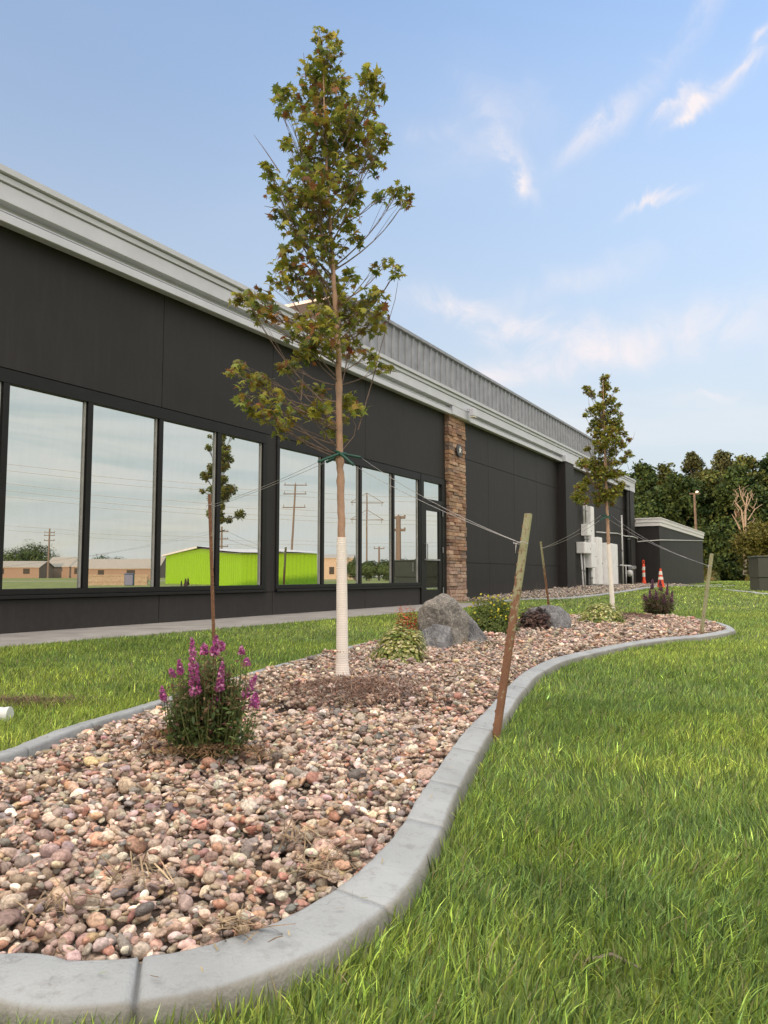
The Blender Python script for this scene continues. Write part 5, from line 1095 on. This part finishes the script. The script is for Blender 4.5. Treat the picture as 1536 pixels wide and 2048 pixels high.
# ------------------------------------------------------------------ what stands across the lawn (mirrored in the windows)
CM = -2*DW*N2
def RW(u, D):
    h = np.array([(u-768)/(FPX/cp_)*D, D]); h = h-2*(h@N2)*N2+CM*1.0; return Vector((h[0], h[1], 0))
def RH(v, D): return CAMH+(HOR-v)*D/(FPX/cp_)
M['lime'] = mat('lime_paint', (.20, .40, .010), .5, var=.03); M['brick'] = mat('orange_brick', (.19, .145, .12), .85); M['shingle'] = mat('grey_shingle', (.25, .25, .24), .9); M['cream'] = mat('cream_wall', (.32, .27, .22), .8); M['timber'] = mat('fence_timber', (.24, .21, .17), .9); M['bluebin'] = mat('blue_bin', (.015, .05, .15), .5); M['polewood'] = mat('pole_wood', (.12, .10, .09), .85)
def gable(name, A, B, dep, h_eave, h_ridge, mw, mr_, label, rib=0, ov=.25, ridge_along=True, windows=()):
    """house or shed: front wall from A to B, going back by dep"""
    d = (B-A); L = d.length; ang = math.atan2(d.y, d.x); o = empty(name, A, ang, label, 'building'); 
    away = -1 if (Vector((-d.y, d.x, 0)).dot(A) < 0) else 1   # depth runs away from the camera
    D_ = dep*away; a = MB()
    if ridge_along: vs = [(0,0,0),(L,0,0),(L,D_,0),(0,D_,0),(0,0,h_eave),(L,0,h_eave),(L,D_,h_eave),(0,D_,h_eave),(0,D_/2,h_ridge),(L,D_/2,h_ridge)]; fs = [(0,1,5,4),(3,2,6,7),(0,3,7,8,4),(1,2,6,9,5)]; rvs = [(-ov,-ov*away,h_eave-.05),(L+ov,-ov*away,h_eave-.05),(L+ov,D_/2,h_ridge+.05),(-ov,D_/2,h_ridge+.05),(L+ov,D_+ov*away,h_eave-.05),(-ov,D_+ov*away,h_eave-.05)]; rf_ = [(0,1,2,3),(3,2,4,5)]
    else: vs = [(0,0,0),(L,0,0),(L,D_,0),(0,D_,0),(0,0,h_eave),(L,0,h_eave),(L,D_,h_eave),(0,D_,h_eave),(L/2,0,h_ridge),(L/2,D_,h_ridge)]; fs = [(0,1,5,8,4),(3,2,6,9,7),(0,3,7,4),(1,2,6,5)]; rvs = [(-ov,-ov*away,h_eave-.05),(L/2,-ov*away,h_ridge+.05),(L+ov,-ov*away,h_eave-.05),(-ov,D_+ov*away,h_eave-.05),(L/2,D_+ov*away,h_ridge+.05),(L+ov,D_+ov*away,h_eave-.05)]; rf_ = [(0,1,4,3),(1,2,5,4)]
    a.add(vs, fs)
    if rib:
        k = rib
        while k < L-.05: a.box(k-.03, k+.03, min(-.03*away, 0), max(-.03*away, 0), 0, h_eave); k += rib
        k = rib
        while k < dep-.05: a.box(-.03, 0, min(k*away, k*away+.06*away), max(k*away, k*away+.06*away), 0, h_eave); a.box(L, L+.03, min(k*away, k*away+.06*away), max(k*away, k*away+.06*away), 0, h_eave); k += rib
    a.build('wall', mw, o)
    a = MB(); n0 = len(rvs); a.add(rvs+[(x, y, z+.12) for x, y, z in rvs], rf_+[tuple(i+n0 for i in f) for f in rf_]+[(0, 1, n0+1, n0)]); a.build('roof', mr_, o)
    for (w0, w1, z0, z1) in windows: a = MB(); a.box(w0, w1, min(-.05*away, 0), max(-.05*away, 0), z0, z1); a.build('window', M['black'], o)
    return o
D = 54
gable('lime_shed', RW(333, 60), RW(483, 50), 5.6, RH(1105, 50), RH(1097, 53), M['lime'], M['fascia'], 'lime green ribbed metal shed mirrored in the office windows', .3, ridge_along=False)
gable('brick_house', RW(-30, 180), RW(80, 180), 8, RH(1136, 180), RH(1124, 180), M['brick'], M['shingle'], 'low brick house at the far left of the window reflection', windows=((3, 4.5, 1, 2.2), (9, 10.5, 1, 2.2)))
gable('brick_house', RW(92, 190), RW(320, 190), 9, RH(1135, 190), RH(1116, 190), M['brick'], M['shingle'], 'long brick house with grey roof in the second mirrored window', windows=((7, 8.5, 1, 2.4), (13, 14.5, 1, 2.4), (20, 22, 1, 2.4)))
gable('brick_house', RW(258, 240), RW(345, 240), 9, RH(1122, 240), RH(1116, 240), M['brick'], M['roof'], 'reddish building just left of the lime shed in the reflection')
gable('cream_house', RW(640, 150), RW(708, 150), 8, RH(1116, 150), RH(1109, 150), M['cream'], M['roof'], 'cream building behind the wrapped trunk in the reflection', windows=((2, 3, 1, 2.4),))
A_, B_ = RW(176, 60), RW(300, 60); fn = empty('timber_fence', A_, math.atan2((B_-A_).y, (B_-A_).x), 'tan board fence mirrored below the second window', 'fence'); Lf = (B_-A_).length; a = MB(); k = 0
while k < Lf: a.box(k, k+.13, 0, .02, 0, RH(1147, 60)+rnd.uniform(-.02, .02)); k += .14
a.build('boards', M['timber'], fn); a = MB(); a.box(0, Lf, .025, .07, .3, .38); a.box(0, Lf, .025, .07, .75, .82); a.build('rails', M['timber'], fn)
p = RW(263, 56); bn = empty('wheelie_bin', p, .4, 'blue bin beside the mirrored board fence', 'bin'); a = MB(); a.box(-.3, .3, -.3, .3, .05, .85, bev=.03); a.build('body', M['bluebin'], bn); a = MB(); a.box(-.33, .33, -.34, .33, .853, .92, bev=.02); a.build('lid', M['bluebin'], bn)
def mtree(u, vt, hw, D, lab, sd, pal_=WP, nl=3500, lf=.5): 
    r = np.random.default_rng(sd); b = RW(u, D); H = RH(vt, D); Rr = hw*D/1565
    o = empty('deciduous_tree', b, 0, lab, 'tree', 'trees across the lawn mirrored in the windows'); a = MB(); a.tube([(0, 0, 0), (0, 0, H*.8)], [H*.03, .05], 6); a.build('trunk', M['oldbark'], o)
    d = r.normal(0, 1, (nl, 3)); d /= np.linalg.norm(d, axis=1)[:, None]; d *= (r.random(nl)**.4)[:, None]*(1+.3*noise3(d*2.5, sd, 1, 3)[:, None])
    P = d*np.array([Rr, Rr, H*.46])+np.array([0, 0, H*.54]); leafmesh('crown', P+np.array(b), lf*r.uniform(.6, 1.3, nl), TUFT, palette(nl, pal_, sd), M['farleaf'], o, sd, up=.2)
mtree(25, 1098, 38, 200, 'dark tree left of the twin crowned mass in the first mirrored window', 401); mtree(68, 1082, 42, 205, 'largest dark round tree in the first mirrored window', 402); mtree(112, 1112, 22, 200, 'lowest dark tree at the right of the first mirrored window', 403, nl=2000)
mtree(205, 1104, 26, 260, 'distant tree over the house roof in the second mirrored window', 404, nl=1800); mtree(238, 1108, 20, 260, 'smaller distant tree over the house roof in the second mirrored window', 405, nl=1500)
for i, (u, vt, hw) in enumerate(((712, 1118, 18), (742, 1117, 22), (775, 1118, 22), (808, 1116, 16), (832, 1120, 14), (868, 1122, 16))): mtree(u, vt, hw, 110, ['dark bush right of the mirrored cream building','dark bush at the foot of the mirrored crossarm pole','dark bush right of the mirrored crossarm pole','dark bush left in the last mirrored window','dark bush right in the last mirrored window','dark bush mirrored low in the door glass'][i], 410+i, nl=1800, lf=.35)
def upole(u, vt, D, arms, lab, r=.14, lean=0, arml=1.6, brace=False):
    b = RW(u, D); o = empty('utility_pole', b, 0, lab, 'utility pole', 'utility poles mirrored in the windows'); ax = RW(u+10, D)-b; ax.normalize(); H = RH(vt, D)
    a = MB(); a.tube([(0, 0, 0), Vector(ax)*lean+Vector((0, 0, H))], [r*1.2, r*.8], 8); a.build('pole', M['polewood'], o)
    for v in arms:
        z = RH(v, D); a = MB(); c = ax*lean*z/H; a.tube([c-ax*arml+Vector((0, 0, z)), c+ax*arml+Vector((0, 0, z))], r*.45, 6)
        if brace: a.tube([c-ax*arml+Vector((0, 0, z)), c+Vector((0, 0, z+arml*.6)), c+ax*arml+Vector((0, 0, z))], r*.35, 5)
        for s in (-.9, 0, .9): a.tube([c+ax*arml*s+Vector((0, 0, z)), c+ax*arml*s+Vector((0, 0, z-.5 if brace else z+.35))], r*.3, 5)
        a.build('crossarm', M['polewood'], o)
    return b, H
upole(578, 968, 100, (970, 988, 1015), 'slightly crooked tan pole above the lime shed reflection', .14, lean=.5, arml=1.5)
upole(737, 985, 120, (1004, 1038), 'tall braced double crossarm pole in the mirrored window', .13, arml=2.6, brace=True)
upole(797, 1032, 110, (1035, 1060), 'stout pale pole in the last mirrored window', .42, arml=1.0)
upole(441, 1050, 160, (1060, 1075, 1090), 'distant lattice like pole above the lime shed roof', .24, arml=1.4)
upole(98, 1058, 180, (1066, 1072, 1082), 'distant pole above the dark trees in the first mirrored window', .2, arml=1.2)
upole(762, 1092, 120, (1096,), 'short distant pole right of the braced pole', .15, arml=.8)
wires = []
for i, (va, vb, D) in enumerate(((912, 975, 90), (926, 985, 90), (952, 1012, 92), (968, 1022, 92), (982, 1030, 94), (1050, 1065, 110), (1060, 1072, 110))):
    A_, B_ = RW(-260, D), RW(900, D*1.25); A_.z = RH(va-22, D); B_.z = RH(vb+20, D*1.25); o = empty('power_line', A_, 0, ['topmost','second','third','fourth','fifth','sixth','lowest'][i]+' of the overhead cables mirrored in the windows', 'cable', 'overhead cables mirrored in the windows'); a = MB(); a.tube(local(o, sagline(A_, B_, 1.2, 24)), .028, 5); a.build('cable', M['metal'], o)
# road and far ground behind the camera
rd = MB(); A_, B_ = RW(-400, 75), RW(1000, 120)
d = (B_-A_).normalized(); nrm = Vector((-d.y, d.x, 0)); rd.add([A_-d*60-nrm*3+Vector((0,0,.0)), B_+d*60-nrm*3, B_+d*60+nrm*3, A_-d*60+nrm*3], [(0, 1, 2, 3)]); o = rd.build('road', M['concrete']); o.location.z = .02; tag(o, 'pale road across the lawn', None, kind='structure')
